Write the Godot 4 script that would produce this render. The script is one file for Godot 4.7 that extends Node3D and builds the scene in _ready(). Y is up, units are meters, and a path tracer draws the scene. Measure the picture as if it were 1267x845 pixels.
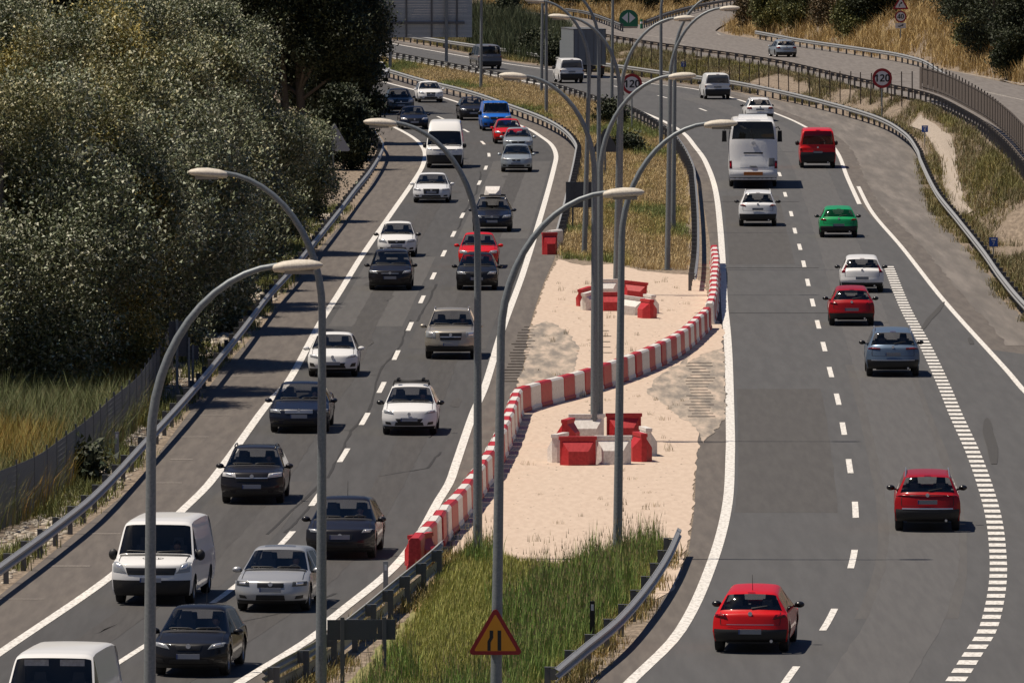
extends Node3D
# Motorway seen through a long lens from a bridge. Positions on the ground are worked out
# once from the camera's calibration (height, tilt, focal length) into metres.
const F := 11300.0
const CX := 633.5
const CY := 422.5
const CAM_H := 18.6
const VH := -205.0
var tilt := atan((CY - VH) / F)
var rng := RandomNumberGenerator.new()
var noise := FastNoiseLite.new()
var M := {}
var taken := {}

# ---------------------------------------------------------------- helpers
func G(px: float, py: float, h := 0.0) -> Vector3:
	var d := Basis(Vector3.RIGHT, -tilt) * Vector3((px - CX) / F, -(py - CY) / F, -1.0)
	return Vector3(0, CAM_H, 0) + d * ((h - CAM_H) / d.y)
func numbered(n: String) -> String:
	if not taken.has(n):
		taken[n] = 0
		return n
	taken[n] += 1
	return "%s_%03d" % [n, taken[n]]
func thing(called: String, label: String, category: String, at := Vector3.ZERO, turn := 0.0, group := "") -> Node3D:
	var o := Node3D.new()
	o.name = numbered(called)
	add_child(o)
	o.position = at
	o.rotation.y = turn
	o.set_meta("label", label)
	o.set_meta("category", category)
	if group != "": o.set_meta("group", group)
	return o
func put(called: String, mesh: Mesh, mat: Material, parent: Node3D, xf := Transform3D.IDENTITY) -> MeshInstance3D:
	var o := MeshInstance3D.new()
	o.name = called
	o.mesh = mesh
	if mat: o.material_override = mat
	parent.add_child(o, true)
	o.transform = xf
	return o
func structure(called: String, mesh: Mesh, mat: Material) -> MeshInstance3D:
	var o := put(numbered(called), mesh, mat, self)
	o.set_meta("kind", "structure")
	return o
func tool() -> SurfaceTool:
	var st := SurfaceTool.new()
	st.begin(Mesh.PRIMITIVE_TRIANGLES)
	return st
func done(st: SurfaceTool) -> ArrayMesh:
	st.generate_normals()
	return st.commit()
func tri(st: SurfaceTool, a: Vector3, b: Vector3, c: Vector3) -> void:
	st.add_vertex(a); st.add_vertex(b); st.add_vertex(c)
func quad(st: SurfaceTool, a: Vector3, b: Vector3, c: Vector3, d: Vector3) -> void:
	tri(st, a, b, c); tri(st, a, c, d)
func box(st: SurfaceTool, c: Vector3, s: Vector3, b := Basis.IDENTITY, taper := 1.0) -> void:
	st.set_smooth_group(-1)
	var p := []
	for i in 8:
		var k := taper if (i & 2) else 1.0
		p.append(c + b * Vector3((s.x if i & 1 else -s.x) * 0.5 * k, (s.y if i & 2 else -s.y) * 0.5, (s.z if i & 4 else -s.z) * 0.5 * k))
	quad(st, p[4], p[6], p[7], p[5]); quad(st, p[1], p[3], p[2], p[0])
	quad(st, p[5], p[7], p[3], p[1]); quad(st, p[0], p[2], p[6], p[4])
	quad(st, p[6], p[2], p[3], p[7]); quad(st, p[0], p[4], p[5], p[1])
func tube(st: SurfaceTool, path: Array, radii: Array, n := 10) -> void:
	st.set_smooth_group(0)
	var rings := []
	for i in path.size():
		var d: Vector3 = (path[mini(i + 1, path.size() - 1)] - path[maxi(i - 1, 0)]).normalized()
		var a := d.cross(Vector3(0.13, 0.05, 1)).normalized()
		if absf(d.z) > 0.95: a = d.cross(Vector3(1, 0.1, 0)).normalized()
		var b := d.cross(a)
		var r := []
		for k in n:
			var t := TAU * k / n
			r.append(path[i] + (a * cos(t) + b * sin(t)) * radii[mini(i, radii.size() - 1)])
		rings.append(r)
	for i in rings.size() - 1:
		for k in n:
			var k2 := (k + 1) % n
			quad(st, rings[i][k], rings[i][k2], rings[i + 1][k2], rings[i + 1][k])
	st.set_smooth_group(-1)
	for k in range(1, n - 1):
		tri(st, rings[0][0], rings[0][k + 1], rings[0][k])
		var e: Array = rings[-1]
		tri(st, e[0], e[k], e[k + 1])
func lathe_x(st: SurfaceTool, prof: Array, n := 18) -> void:   # prof: (x, r)
	st.set_smooth_group(0)
	for i in prof.size() - 1:
		for k in n:
			var a := TAU * k / n
			var b := TAU * (k + 1) / n
			var p: Vector2 = prof[i]
			var q: Vector2 = prof[i + 1]
			quad(st, Vector3(p.x, p.y * cos(a), p.y * sin(a)), Vector3(q.x, q.y * cos(a), q.y * sin(a)), Vector3(q.x, q.y * cos(b), q.y * sin(b)), Vector3(p.x, p.y * cos(b), p.y * sin(b)))
func prism(st: SurfaceTool, poly: PackedVector2Array, z0: float, z1: float) -> void:   # polygon in xy, depth in z
	st.set_smooth_group(-1)
	var idx := Geometry2D.triangulate_polygon(poly)
	for i in range(0, idx.size(), 3):
		var a := poly[idx[i]]; var b := poly[idx[i + 1]]; var c := poly[idx[i + 2]]
		var cw := (b - a).cross(c - a) < 0
		if not cw:
			var t := b; b = c; c = t
		tri(st, Vector3(a.x, a.y, z1), Vector3(b.x, b.y, z1), Vector3(c.x, c.y, z1))
		tri(st, Vector3(a.x, a.y, z0), Vector3(c.x, c.y, z0), Vector3(b.x, b.y, z0))
	var area := 0.0
	for i in poly.size(): area += poly[i].cross(poly[(i + 1) % poly.size()])
	for i in poly.size():
		var a := poly[i]; var b := poly[(i + 1) % poly.size()]
		if area < 0:
			var t := a; a = b; b = t
		quad(st, Vector3(a.x, a.y, z0), Vector3(a.x, a.y, z1), Vector3(b.x, b.y, z1), Vector3(b.x, b.y, z0))
func lin(r: float, g: float, b: float, a := 1.0) -> Color:   # linear reflectance -> sRGB albedo
	var c := Color(r, g, b).linear_to_srgb()
	c.a = a
	return c
func mat(c: Color, rough := 0.8, metal := 0.0) -> StandardMaterial3D:
	var m := StandardMaterial3D.new()
	m.albedo_color = c
	m.roughness = rough
	m.metallic = metal
	return m
func noisy(c0: Color, c1: Color, scale: float, freq := 0.02, rough := 0.9, bump := 0.0, mid := Color(0, 0, 0, 0), sx := 1.0) -> StandardMaterial3D:
	var n := FastNoiseLite.new()
	n.noise_type = FastNoiseLite.TYPE_SIMPLEX_SMOOTH
	n.frequency = freq
	n.fractal_octaves = 6
	n.fractal_gain = 0.62
	n.seed = int(scale * 977) + int(c0.r * 1000)
	var g := Gradient.new()
	g.set_color(0, c0); g.set_offset(0, 0.22)
	g.set_color(1, c1); g.set_offset(1, 0.78)
	if mid.a > 0: g.add_point(0.5, mid)
	var t := NoiseTexture2D.new()
	t.width = 512; t.height = 512
	t.seamless = true
	t.noise = n
	t.color_ramp = g
	var m := StandardMaterial3D.new()
	m.albedo_texture = t
	m.roughness = rough
	m.uv1_triplanar = true
	m.uv1_world_triplanar = true
	m.uv1_scale = Vector3(1, 1, sx) / scale
	if bump > 0:
		var nt := NoiseTexture2D.new()
		nt.width = 512; nt.height = 512
		nt.seamless = true
		nt.as_normal_map = true
		nt.bump_strength = bump
		nt.noise = n
		m.normal_enabled = true
		m.normal_texture = nt
	return m
func paint(c: Color, metal := 0.0) -> StandardMaterial3D:
	var key := "paint%s%s" % [c, metal]
	if M.has(key): return M[key]
	var m := mat(c, 0.38 if metal > 0 else 0.45, metal)
	m.clearcoat_enabled = true
	m.clearcoat = 0.5
	m.metallic_specular = 0.3
	m.clearcoat_roughness = 0.05
	M[key] = m
	return m

# ---------------------------------------------------------------- curves on the ground: x as a function of distance
func curve(pts: Array, h := 0.0) -> Array:
	var out := []
	for i in range(0, pts.size(), 2):
		var p := G(pts[i], pts[i + 1], h)
		out.append(Vector2(-p.z, p.x))
	if out[0].x > out[-1].x: out.reverse()
	return out
func at(c: Array, z: float) -> float:
	var n := c.size()
	if z <= c[0].x: return c[0].y + (c[1].y - c[0].y) / (c[1].x - c[0].x) * (z - c[0].x)
	if z >= c[n - 1].x: return c[n - 1].y + (c[n - 1].y - c[n - 2].y) / (c[n - 1].x - c[n - 2].x) * (z - c[n - 1].x)
	var i := 0
	while c[i + 1].x < z: i += 1
	var a: Vector2 = c[i]; var b: Vector2 = c[i + 1]
	var h := b.x - a.x
	var t := (z - a.x) / h
	var s := (b.y - a.y) / h
	var m0 := s; var m1 := s
	if i > 0: m0 = (b.y - c[i - 1].y) / (b.x - c[i - 1].x)
	if i < n - 2: m1 = (c[i + 2].y - a.y) / (c[i + 2].x - a.x)
	var t2 := t * t; var t3 := t2 * t
	return a.y * (2 * t3 - 3 * t2 + 1) + h * m0 * (t3 - 2 * t2 + t) + b.y * (-2 * t3 + 3 * t2) + h * m1 * (t3 - t2)
func slope(c: Array, z: float) -> float: return (at(c, z + 3) - at(c, z - 3)) / 6.0
func P(c: Array, z: float, y := 0.0, off := 0.0) -> Vector3:
	var m := slope(c, z)
	var n := Vector2(1, -m).normalized()
	return Vector3(at(c, z) + n.x * off, y, -(z + n.y * off))
func strip(a: Array, b: Array, z0: float, z1: float, y: float, oa := 0.0, ob := 0.0, dz := 3.0, jag := 0.0) -> ArrayMesh:
	var st := tool()
	var n := maxi(1, int(ceil((z1 - z0) / dz)))
	var pa: Vector3; var pb: Vector3
	for i in n + 1:
		var z := lerpf(z0, z1, float(i) / n)
		var qa := P(a, z, y, oa - jag * absf(noise.get_noise_2d(z * 9, 7.0)))
		var qb := P(b, z, y, ob + jag * absf(noise.get_noise_2d(z * 9, 91.0)))
		if i > 0: quad(st, pa, qa, qb, pb)
		pa = qa; pb = qb
	return done(st)
func sheet(px: Array, y: float, jag := 0.0, h := 0.0) -> ArrayMesh:   # flat irregular patch
	var raw := PackedVector2Array()
	for i in range(0, px.size(), 2):
		var p := G(px[i], px[i + 1], h)
		raw.append(Vector2(p.x, p.z))
	var poly := PackedVector2Array()
	for i in raw.size():
		var a := raw[i]; var b := raw[(i + 1) % raw.size()]
		var n := maxi(1, int(a.distance_to(b) / 0.8)) if jag > 0 else 1
		for k in n:
			var q := a.lerp(b, float(k) / n)
			if jag > 0: q += Vector2(noise.get_noise_2d(q.x * 14, q.y * 14), noise.get_noise_2d(q.x * 14 + 50, q.y * 14) * 6.0) * jag
			poly.append(q)
	var idx := Geometry2D.triangulate_polygon(poly)
	var st := tool()
	for i in range(0, idx.size(), 3):
		var a := poly[idx[i]]; var b := poly[idx[i + 1]]; var c := poly[idx[i + 2]]
		if (b - a).cross(c - a) < 0:
			var t := b; b = c; c = t
		tri(st, Vector3(a.x, y, a.y), Vector3(b.x, y, b.y), Vector3(c.x, y, c.y))
	return done(st)
# ---------------------------------------------------------------- traced road curves (photo pixels -> metres)
var LE := []; var LC := []; var LR := []; var LA := []; var LB := []
var RE := []; var RC := []; var RR := []; var RA := []; var RB := []; var RM := []; var RW := []
var R1 := []; var RAMP_POLY := PackedVector2Array(); var FAR_EDGE := []
func make_curves() -> void:
	LA = curve([0,736, 96,658, 165,600, 219,530, 282,449, 331,396, 391,313, 437,260, 466,216, 477,196, 478,180, 465,163, 430,146])
	LE = curve([0,808, 143,709, 222,635, 260,597, 331,500, 356,473, 396,400, 420,362, 445,321, 478,273, 516,218, 524,202, 525,187, 513,172, 482,155, 440,138])
	LC = curve([160,812, 280,734.5, 352.5,669, 391.5,617, 425,564, 451,519, 472,480, 490,440, 507,404.5, 522,371, 536,342, 549,314, 561,290, 572,267, 583,246, 593,226.5, 601,208, 605,192, 597.5,177, 576.5,162, 545,146, 500,128])
	LR = curve([297,845, 393,785, 407,769, 483,707, 518,664, 542,621, 556,598, 564,575, 586,511, 600,479, 621,410, 647,339, 672,258, 686,206, 688,192, 682,179, 669,169, 652,159, 561,125, 480,103])
	LB = curve([330,845, 420,782, 500,718, 545,666, 590,600, 616,548, 636,500, 648,450, 656,402, 672,352, 686,320, 697,280, 710,240, 717,205, 712,182, 690,164, 640,143, 560,115, 470,92])
	RE = curve([780,845, 840,784, 880,701, 900,627, 904,560, 904,532, 902,447, 900,412, 897,380, 892,288, 885,233, 873,200, 862,184, 842,162, 800,141, 740,121, 640,99, 464,68])
	RC = curve([975,841, 1026.5,767.5, 1056,692.5, 1059,631.5, 1051.7,577.5, 1044,531, 1037,494.6, 1028,461, 1020,429.5, 1012.6,402, 1006,375, 1000,350, 995,327, 990,306, 984,286, 979.5,265, 972,241, 965,216, 950,186, 920,158, 870,136, 820,120, 766,108, 700,95, 600,79, 465,58])
	RM = curve([1160,870, 1182,845, 1204,811, 1221,784, 1229,759, 1235,725, 1236,695, 1231,645, 1219,600, 1204,559, 1184,515, 1167,474, 1145,427, 1121,382, 1100,330])
	RR = curve([1064,253, 1049,220, 1036,188, 1018,170, 987,152, 961,141, 912,123, 857,110, 791,102, 700,89, 627,79, 575,70, 468,51])
	RW = curve([1290,505, 1267,483, 1248,460.6, 1169.6,373.6, 1117,307, 1080,263.5, 1062,230])
	RB = curve([1330,465, 1300,430, 1267,395, 1242,373, 1228,347, 1206,321, 1187,300, 1158,267, 1145,238, 1137,195, 1130,178, 1104,163, 1080,155, 1020,137, 960,124, 903,113, 830,102, 751,91, 700,85, 627,76, 575,66, 508,53, 464,46])
	RA = curve([737,845, 792,785.5, 835,716, 850,687, 855,664, 860,617, 862,552, 866,535, 868,500, 872,440, 884,400, 887,350, 882,320, 877,290, 872,260, 866,230, 857,205, 845,185, 825,165, 790,148, 740,128, 640,104, 464,71])
	var r1 := []
	var rp := [1300,250, 1267,215, 1245,189, 1219,166, 1190,148, 1161,133, 1132,124, 1080,113, 1016,98, 958,85, 867,71, 817,64, 751,53, 640,33, 585,24]
	for i in range(0, rp.size(), 2):
		var z := 600.0
		for k in 4: z = -G(rp[i], rp[i + 1], ramp_h(z)).z
		var p := G(rp[i], rp[i + 1], ramp_h(z))
		r1.append(Vector2(-p.z, p.x))
	for z in [400.0, 340.0, 280.0, 200.0, 120.0]: r1.push_front(Vector2(z, at(RB, z) + 5.5))
	R1 = r1
	for q in R1: RAMP_POLY.append(Vector2(q.y + 0.4, -q.x))
	var far := [500,-12, 586,3, 640,13, 716,22, 766,29, 800,31, 830,20, 870,10, 905,3, 925,-3, 950,-12, 985,-12, 960,-2, 925,16, 890,34, 885,38, 900,43, 993,56, 1074,70, 1161,84, 1267,107, 1330,125]
	for i in range(0, far.size(), 2):
		var z := 700.0
		for k in 4: z = -G(far[i], far[i + 1], ramp_h(z)).z
		var p := G(far[i], far[i + 1], ramp_h(z))
		FAR_EDGE.append(Vector2(p.x, p.z))
		RAMP_POLY.append(FAR_EDGE[-1])
	for z in [480.0, 400.0, 340.0, 280.0, 200.0, 120.0]:
		FAR_EDGE.append(Vector2(at(R1, z) + 10.0, -z))
		RAMP_POLY.append(FAR_EDGE[-1])
func road_h(q: Vector2) -> float: return ramp_h(-q.y) * smoothstep(100, 200, -q.y) + 0.02
func ramp_h(z: float) -> float: return 1.0 + 0.8 * clampf((650.0 - z) / 210.0, 0, 1.6)
func hgt(x: float, zz: float) -> float:
	var z := -zz
	var r0 := at(RB, z) + 1.3
	if x < r0 or z < 100: return 0.0
	var rh := ramp_h(z) * smoothstep(100, 200, z)
	var r1 := at(R1, z) - 0.8
	var p := Vector2(x, zz)
	if z < 420: r1 = maxf(r1, r0 + 5)
	if r1 < r0 + 0.5: r1 = r0 + 0.5
	if x < r1:
		var t := (x - r0) / (r1 - r0)
		return rh * smoothstep(0.15, 1.0, t) - 0.12 * exp(-pow((t - 0.25) * 6.0, 2.0)) + 0.1 * noise.get_noise_2d(x * 8, zz * 3) * t * (1 - t) * 4
	if Geometry2D.is_point_in_polygon(p, RAMP_POLY): return rh - 0.12
	var d := 1e9
	for i in FAR_EDGE.size() - 1:
		var c := Geometry2D.get_closest_point_to_segment(p, FAR_EDGE[i], FAR_EDGE[i + 1])
		d = minf(d, c.distance_to(p))
	for i in R1.size() - 1:
		if d < 1.0: break
		var c := Geometry2D.get_closest_point_to_segment(p, Vector2(R1[i].y, -R1[i].x), Vector2(R1[i + 1].y, -R1[i + 1].x))
		d = minf(d, c.distance_to(p))
	if d < 1.4: return rh - 0.12
	d -= 1.4
	return rh - 0.1 + 15.0 * smoothstep(100, 260, z) * (1.0 - exp(-d * 0.045)) + 0.35 * noise.get_noise_2d(x * 6, zz * 2) * minf(1, d * 0.4)
func hit(px: float, py: float) -> Vector3:      # where the line of sight meets the hillside
	var d := G(px, py) - Vector3(0, CAM_H, 0)
	var z := 560.0
	while z < 1100:
		var p := Vector3(0, CAM_H, 0) + d * (z / -d.z)
		if p.y < hgt(p.x, p.z): return Vector3(p.x, hgt(p.x, p.z), p.z)
		z += 1.0
	return G(px, py)
func tgrid(x: float, zz: float) -> float:       # height of the ground sheet itself
	var x0 := floorf(x); var z0 := -140.0 - floorf((-140.0 - zz) / 5.0) * 5.0
	var tx := x - x0; var tz := (z0 - zz) / 5.0
	return lerpf(lerpf(hgt(x0, z0), hgt(x0 + 1, z0), tx), lerpf(hgt(x0, z0 - 5), hgt(x0 + 1, z0 - 5), tx), tz)
func terrain() -> void:
	# one ground sheet that reaches far past the view, fine where the banks are
	var xs := [-900.0, -400, -200, -120]
	var x := -70.0
	while x < 70: xs.append(x); x += 1.0 if x > -4 and x < 50 else 4.0
	xs.append_array([70.0, 90, 120, 200, 400, 900])
	var zs := [200.0, 60, -60]
	var z := -140.0
	while z > -1080: zs.append(z); z -= 5.0
	zs.append_array([-1080.0, -1150, -1300, -1700, -2400, -4000])
	var st := tool()
	var rows := []
	for zv in zs:
		var r := []
		for xv in xs: r.append(Vector3(xv, hgt(xv, zv), zv))
		rows.append(r)
	for i in rows.size() - 1:
		for k in xs.size() - 1:
			quad(st, rows[i][k], rows[i][k + 1], rows[i + 1][k + 1], rows[i + 1][k])
	structure("ground", done(st), M.soil)
func dash(c: Array, z: float, length: float, w: float, y: float, m: Material, name_: String) -> void:
	structure(name_, strip(c, c, z - length / 2, z + length / 2, y, -w / 2, w / 2, 2.0), m)
func roads() -> void:
	terrain()
	# left carriageway: whole asphalt sheet with the shoulder, then the two lanes over it
	structure("road_shoulder", strip(LA, LB, 120, 880, 0.008), M.shoulder)
	structure("road", strip(LE, LR, 120, 880, 0.012), M.asphalt_l)
	structure("road_shoulder", strip(RA, RB, 120, 1000, 0.008), M.shoulder)
	var mg := []
	for z in range(120, 1000, 6):
		var e := at(RR, z)
		if z < 480: e = lerpf(e, at(RW, z), smoothstep(480, 420, z))
		if z < 330: e = at(RB, z) - 0.3
		mg.append(Vector2(z, minf(e, at(RB, z) - 0.2)))
	structure("road", strip(RE, mg, 120, 1000, 0.012), M.asphalt_r)
	# sandy strip where the merging shoulder is dusty
	structure("dusty_shoulder", strip(mg, RB, 332, 960, 0.016, 1.0, -0.05, 2.0, 0.35), M.dusty)
	# worn patches laid in later, slightly lighter or darker asphalt
	var pm := [M.patch_a, M.patch_b]
	var patches := [[RE, RC, 250, 306, 0.25, -0.5], [RC, RM, 216, 320, 0.6, -0.8], [LC, LR, 330, 372, 0.3, -0.4], [LE, LC, 345, 402, 0.4, -0.3], [RE, RC, 395, 470, 0.3, -0.4], [LC, LR, 420, 520, 0.3, -0.3], [LE, LC, 225, 262, 0.5, -0.4]]
	for i in patches.size():
		var p: Array = patches[i]
		structure("asphalt_patch", strip(p[0], p[1], p[2], p[3], 0.0145, p[4], p[5], 3.0, 0.06), pm[i % 2])
	# oil-darkened middle of each lane and ragged edges of the wheel tracks
	for q in [[LE, 1.75, 0.42], [LC, 1.8, 0.42]]:
		structure("oil_track", strip(q[0], q[0], 150, 780, 0.0165, q[1] - q[2], q[1] + q[2], 1.6, 0.12), M.oil_track)
	for q in [[RC, 1.8, 0.9]]:
		structure("wheel_track", strip(q[0], q[0], 150, 780, 0.0165, q[1] - q[2], q[1] + q[2], 1.6, 0.12), M.wheel_track)
	# pale repair joints on the left shoulder
	for q in [[265, 514, 42], [238, 541, 40], [224, 569, 28], [208, 598, 34], [128, 661, 42], [85, 701, 52], [28, 742, 52], [300, 466, 34], [420, 278, 26], [445, 239, 22]]:
		var jp := G(q[0], q[1])
		var sj := tool()
		box(sj, Vector3.ZERO, Vector3(q[2] * -jp.z / F, 0.004, rng.randf_range(0.25, 0.5)))
		structure("repair_joint", done(sj), M.pale_joint).position = jp + Vector3(0, 0.0135, 0)
	# drips, stains and small worn spots in the lanes
	for i in 36:
		var lane: Array = [LE, LC][i % 2]
		var sz := rng.randf_range(200, 560)
		var so := 1.8 + rng.randf_range(-0.9, 0.9)
		var sc := P(lane, sz, 0.0185, so)
		var poly := []
		var sl := rng.randf_range(0.8, 4.5); var sw := rng.randf_range(0.1, 0.32)
		for k in 14:
			var kk := rng.randf_range(0.7, 1.15)
			poly.append(sc + Vector3(cos(TAU * k / 14) * sw * kk + sin(TAU * k / 14) * sl * slope(lane, sz), 0, -sin(TAU * k / 14) * sl * kk))
		var ss := tool()
		for k in range(1, 13): tri(ss, poly[0], poly[k + 1], poly[k])
		structure("road_stain", done(ss), M.oil_track)
	# ramp
	var st := tool()
	var idx := Geometry2D.triangulate_polygon(RAMP_POLY)
	# subdivided rows so that the ramp follows its own gradient
	for i in range(0, idx.size(), 3):
		var q := [RAMP_POLY[idx[i]], RAMP_POLY[idx[i + 1]], RAMP_POLY[idx[i + 2]]]
		if (q[1] - q[0]).cross(q[2] - q[0]) < 0: q = [q[0], q[2], q[1]]
		tri(st, Vector3(q[0].x, road_h(q[0]), q[0].y), Vector3(q[1].x, road_h(q[1]), q[1].y), Vector3(q[2].x, road_h(q[2]), q[2].y))
	structure("ramp_road", done(st), M.ramp)
	# markings
	var y := 0.022
	structure("edge_line", strip(LE, LE, 120, 880, y, -0.13, 0.13), M.white)
	structure("edge_line", strip(LR, LR, 120, 860, y, -0.13, 0.13), M.white)
	structure("edge_line", strip(RE, RE, 120, 1000, y, -0.14, 0.14), M.white)
	structure("edge_line", strip(RR, RR, -G(0, 253).z, 980, y, -0.11, 0.11), M.white)
	structure("edge_line", strip(RW, RW, 240, -G(0, 231).z, y, -0.1, 0.1), M.white)
	for c in [LC, RC]:
		for q in c:
			if q.x < 820: dash(c, q.x, 6.0, 0.17, y, M.white, "lane_dash")
		for k in 4: dash(c, c[0].x - 17.0 * (k + 1), 6.0, 0.17, y, M.white, "lane_dash")
	var z: float = RM[-1].x
	while z > 175:
		dash(RM, z - 0.55, 1.1, 0.44, y, M.white, "merge_lane_dash")
		z -= 2.0
	# ramp lines
	for e in [[[1330,141, 1267,126, 1161,100, 1080,87, 1016,77, 940,65, 867,52, 800,42, 751,36, 640,17, 586,8], 0.1, "ramp_line"], [[1330,120, 1267,103, 1200,90, 1074,70.5, 993,57.5, 900,44.5, 887,39], 0.09, "ramp_line"]]:
		var c := []
		for i in range(0, e[0].size(), 2):
			var p := G(e[0][i], e[0][i + 1] + 2, ramp_h(700))
			c.append(Vector2(-p.z, p.x))
		var s2 := tool()
		var n := 60
		for i in n:
			var za := lerpf(c[0].x, c[-1].x, float(i) / n)
			var zb := lerpf(c[0].x, c[-1].x, (i + 1.0) / n)
			quad(s2, P(c, za, ramp_h(za) + 0.028, -e[1]), P(c, zb, ramp_h(zb) + 0.028, -e[1]), P(c, zb, ramp_h(zb) + 0.028, e[1]), P(c, za, ramp_h(za) + 0.028, e[1]))
		structure(e[2], done(s2), M.white_worn)
	for a in [[931, 58, 7.0], [842, 55, 6.0], [1153, 99, 7.0], [1140, 105, 5.0]]:   # faded lane arrows
		var p := G(a[0], a[1], 1.0)
		var w: float = a[2]
		var s3 := tool()
		var h := ramp_h(-p.z) + 0.03
		var dx := 0.55; var dir := Vector3(slope(R1, -p.z), 0, -1).normalized(); var sd := Vector3(-dir.z, 0, dir.x)
		tri(s3, p + dir * w * 0.5, p + dir * w * 0.15 + sd * dx, p + dir * w * 0.15 - sd * dx)
		quad(s3, p + dir * w * 0.15 - sd * 0.12, p + dir * w * 0.15 + sd * 0.12, p - dir * w * 0.5 + sd * 0.12, p - dir * w * 0.5 - sd * 0.12)
		var mi := structure("lane_arrow", done(s3), M.white_worn)
		mi.position.y = h - 1.0
	# sand median and the dusty crossing
	structure("sand_median", sheet([690,321, 720,329, 760,327, 795,336, 858,341, 872,352, 880,392, 867,440, 866,500, 864,552, 859,595, 858,625, 853,664, 846,690, 835,730, 810,742, 700,740, 560,735, 548,702, 575,640, 612,560, 636,505, 650,455, 657,404, 674,353], 0.018, 0.12), M.sand)
	structure("grass_verge", sheet([540,716, 560,700, 600,692, 640,708, 690,714, 740,702, 790,686, 830,684, 820,712, 790,752, 750,797, 690,845, 630,907, 550,967, 350,967, 408,872, 452,822, 492,778], 0.024, 0.15), M.grass_soil)
	structure("dusty_crossing", sheet([655,404, 676,398, 700,408, 716,430, 712,458, 690,470, 655,488, 634,508, 628,520, 636,490, 648,450], 0.022, 0.16), M.dusty_asphalt)
	structure("dusty_crossing", sheet([870,425, 888,402, 896,440, 898,520, 870,548, 862,530, 846,520, 820,500, 800,486, 812,468, 842,450], 0.022, 0.16), M.dusty_asphalt)
	structure("sand_spill", sheet([880,392, 893,402, 897,412, 893,432, 868,440, 850,450, 862,425], 0.026, 0.16), M.sand)
	for a in [[865, 450, 520, 34, 19], [655, 405, 476, 26, 20], [749, 410, 444, 14, 5], [735, 488, 516, 14, 4]]:
		for k in a[4]:
			var v := lerpf(a[1], a[2], float(k) / a[4])
			var p := G(a[0] - (v - a[1]) * (0.35 if a[0] == 655 else -0.03) + rng.randf_range(-3, 3), v)
			var s4 := tool()
			box(s4, Vector3(0, 0, 0), Vector3(a[3] / 38.0 * rng.randf_range(0.6, 1.1), 0.012, rng.randf_range(0.16, 0.34)), Basis(Vector3.UP, rng.randf_range(-0.06, 0.06)))
			var o := structure("milled_groove", done(s4), M.groove)
			o.position = p + Vector3(0, 0.027, 0)
	# sealed cracks and tyre marks
	for c in [[508,396, 502,408, 496,428, 470,458, 457,508, 434,534, 424,556, 405,592], [595,212, 588,240, 574,266, 566,284], [540,352, 528,378, 516,398], [396,612, 372,640, 352,660], [395,600, 330,662], [415,735, 360,757, 300,770], [545,560, 528,580, 470,590]]:
		var line := []
		for i in range(0, c.size() - 2, 2):
			for k in 6:
				var t := k / 6.0
				line.append(G(lerpf(c[i], c[i + 2], t) + rng.randf_range(-1.2, 1.2), lerpf(c[i + 1], c[i + 3], t)))
		line.append(G(c[-2], c[-1]))
		var s5 := tool()
		for i in line.size() - 1:
			var w := rng.randf_range(0.025, 0.055)
			var d := Vector3(w, 0, 0); var u := Vector3(0, y - 0.002, 0)
			quad(s5, line[i] - d + u, line[i + 1] - d + u, line[i + 1] + d + u, line[i] + d + u)
		structure("pavement_crack", done(s5), M.crack)
	for c in [[1169,374, 1160,386, 1150,396, 1141,410, 0.12], [1222,518, 1223,535, 1229,555, 1231,578, 0.17], [1200,418, 1204,428, 0.1]]:
		var s6 := tool()
		var w: float = c[-1]
		var m := []
		for i in range(0, c.size() - 3, 2):
			for k in 8: m.append(G(lerpf(c[i], c[i + 2], k / 8.0), lerpf(c[i + 1], c[i + 3], k / 8.0)))
		for i in m.size() - 1:
			var u := Vector3(0, y + 0.004, 0)
			var wa := w * pow(sin(PI * (i + 0.02) / m.size()), 0.35); var wb := w * pow(sin(PI * (i + 1.02) / m.size()), 0.35)
			quad(s6, m[i] + u - Vector3(wa, 0, 0), m[i + 1] + u - Vector3(wb, 0, 0), m[i + 1] + u + Vector3(wb, 0, 0), m[i] + u + Vector3(wa, 0, 0))
		structure("tyre_mark", done(s6), M.tyre_mark)
	# transverse joints across the right carriageway
	for v in [388.0, 332.0, 250.0]:
		var zz := -G(900, v).z
		structure("road_joint", strip(RE, RC, zz, zz + 0.22, y - 0.002, -1.2, 0.6), M.crack)
	# concrete drain on the right bank
	var ca := curve([1126,160, 1146,172, 1164,200, 1168,230, 1176,252, 1190,268])
	var cb := curve([1138,159, 1164,175, 1180,192, 1188,230, 1197,256, 1208,273])
	var sd := tool()
	var za: float = ca[0].x
	var zb: float = ca[-1].x
	for i in 60:
		var q := []
		for z2 in [lerpf(za, zb, i / 60.0), lerpf(za, zb, (i + 1) / 60.0)]:
			var xa := at(ca, z2); var xb := at(cb, z2)
			for t in [0.0, 0.35, 0.5, 0.65, 1.0]:
				var xx := lerpf(xa, xb, t)
				q.append(Vector3(xx, tgrid(xx, -z2) + 0.1 - 0.05 * (1 - absf(t - 0.5) * 2), -z2))
		for k in 4: quad(sd, q[k], q[5 + k], q[6 + k], q[k + 1])
	structure("drainage_channel", done(sd), M.concrete)
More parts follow.
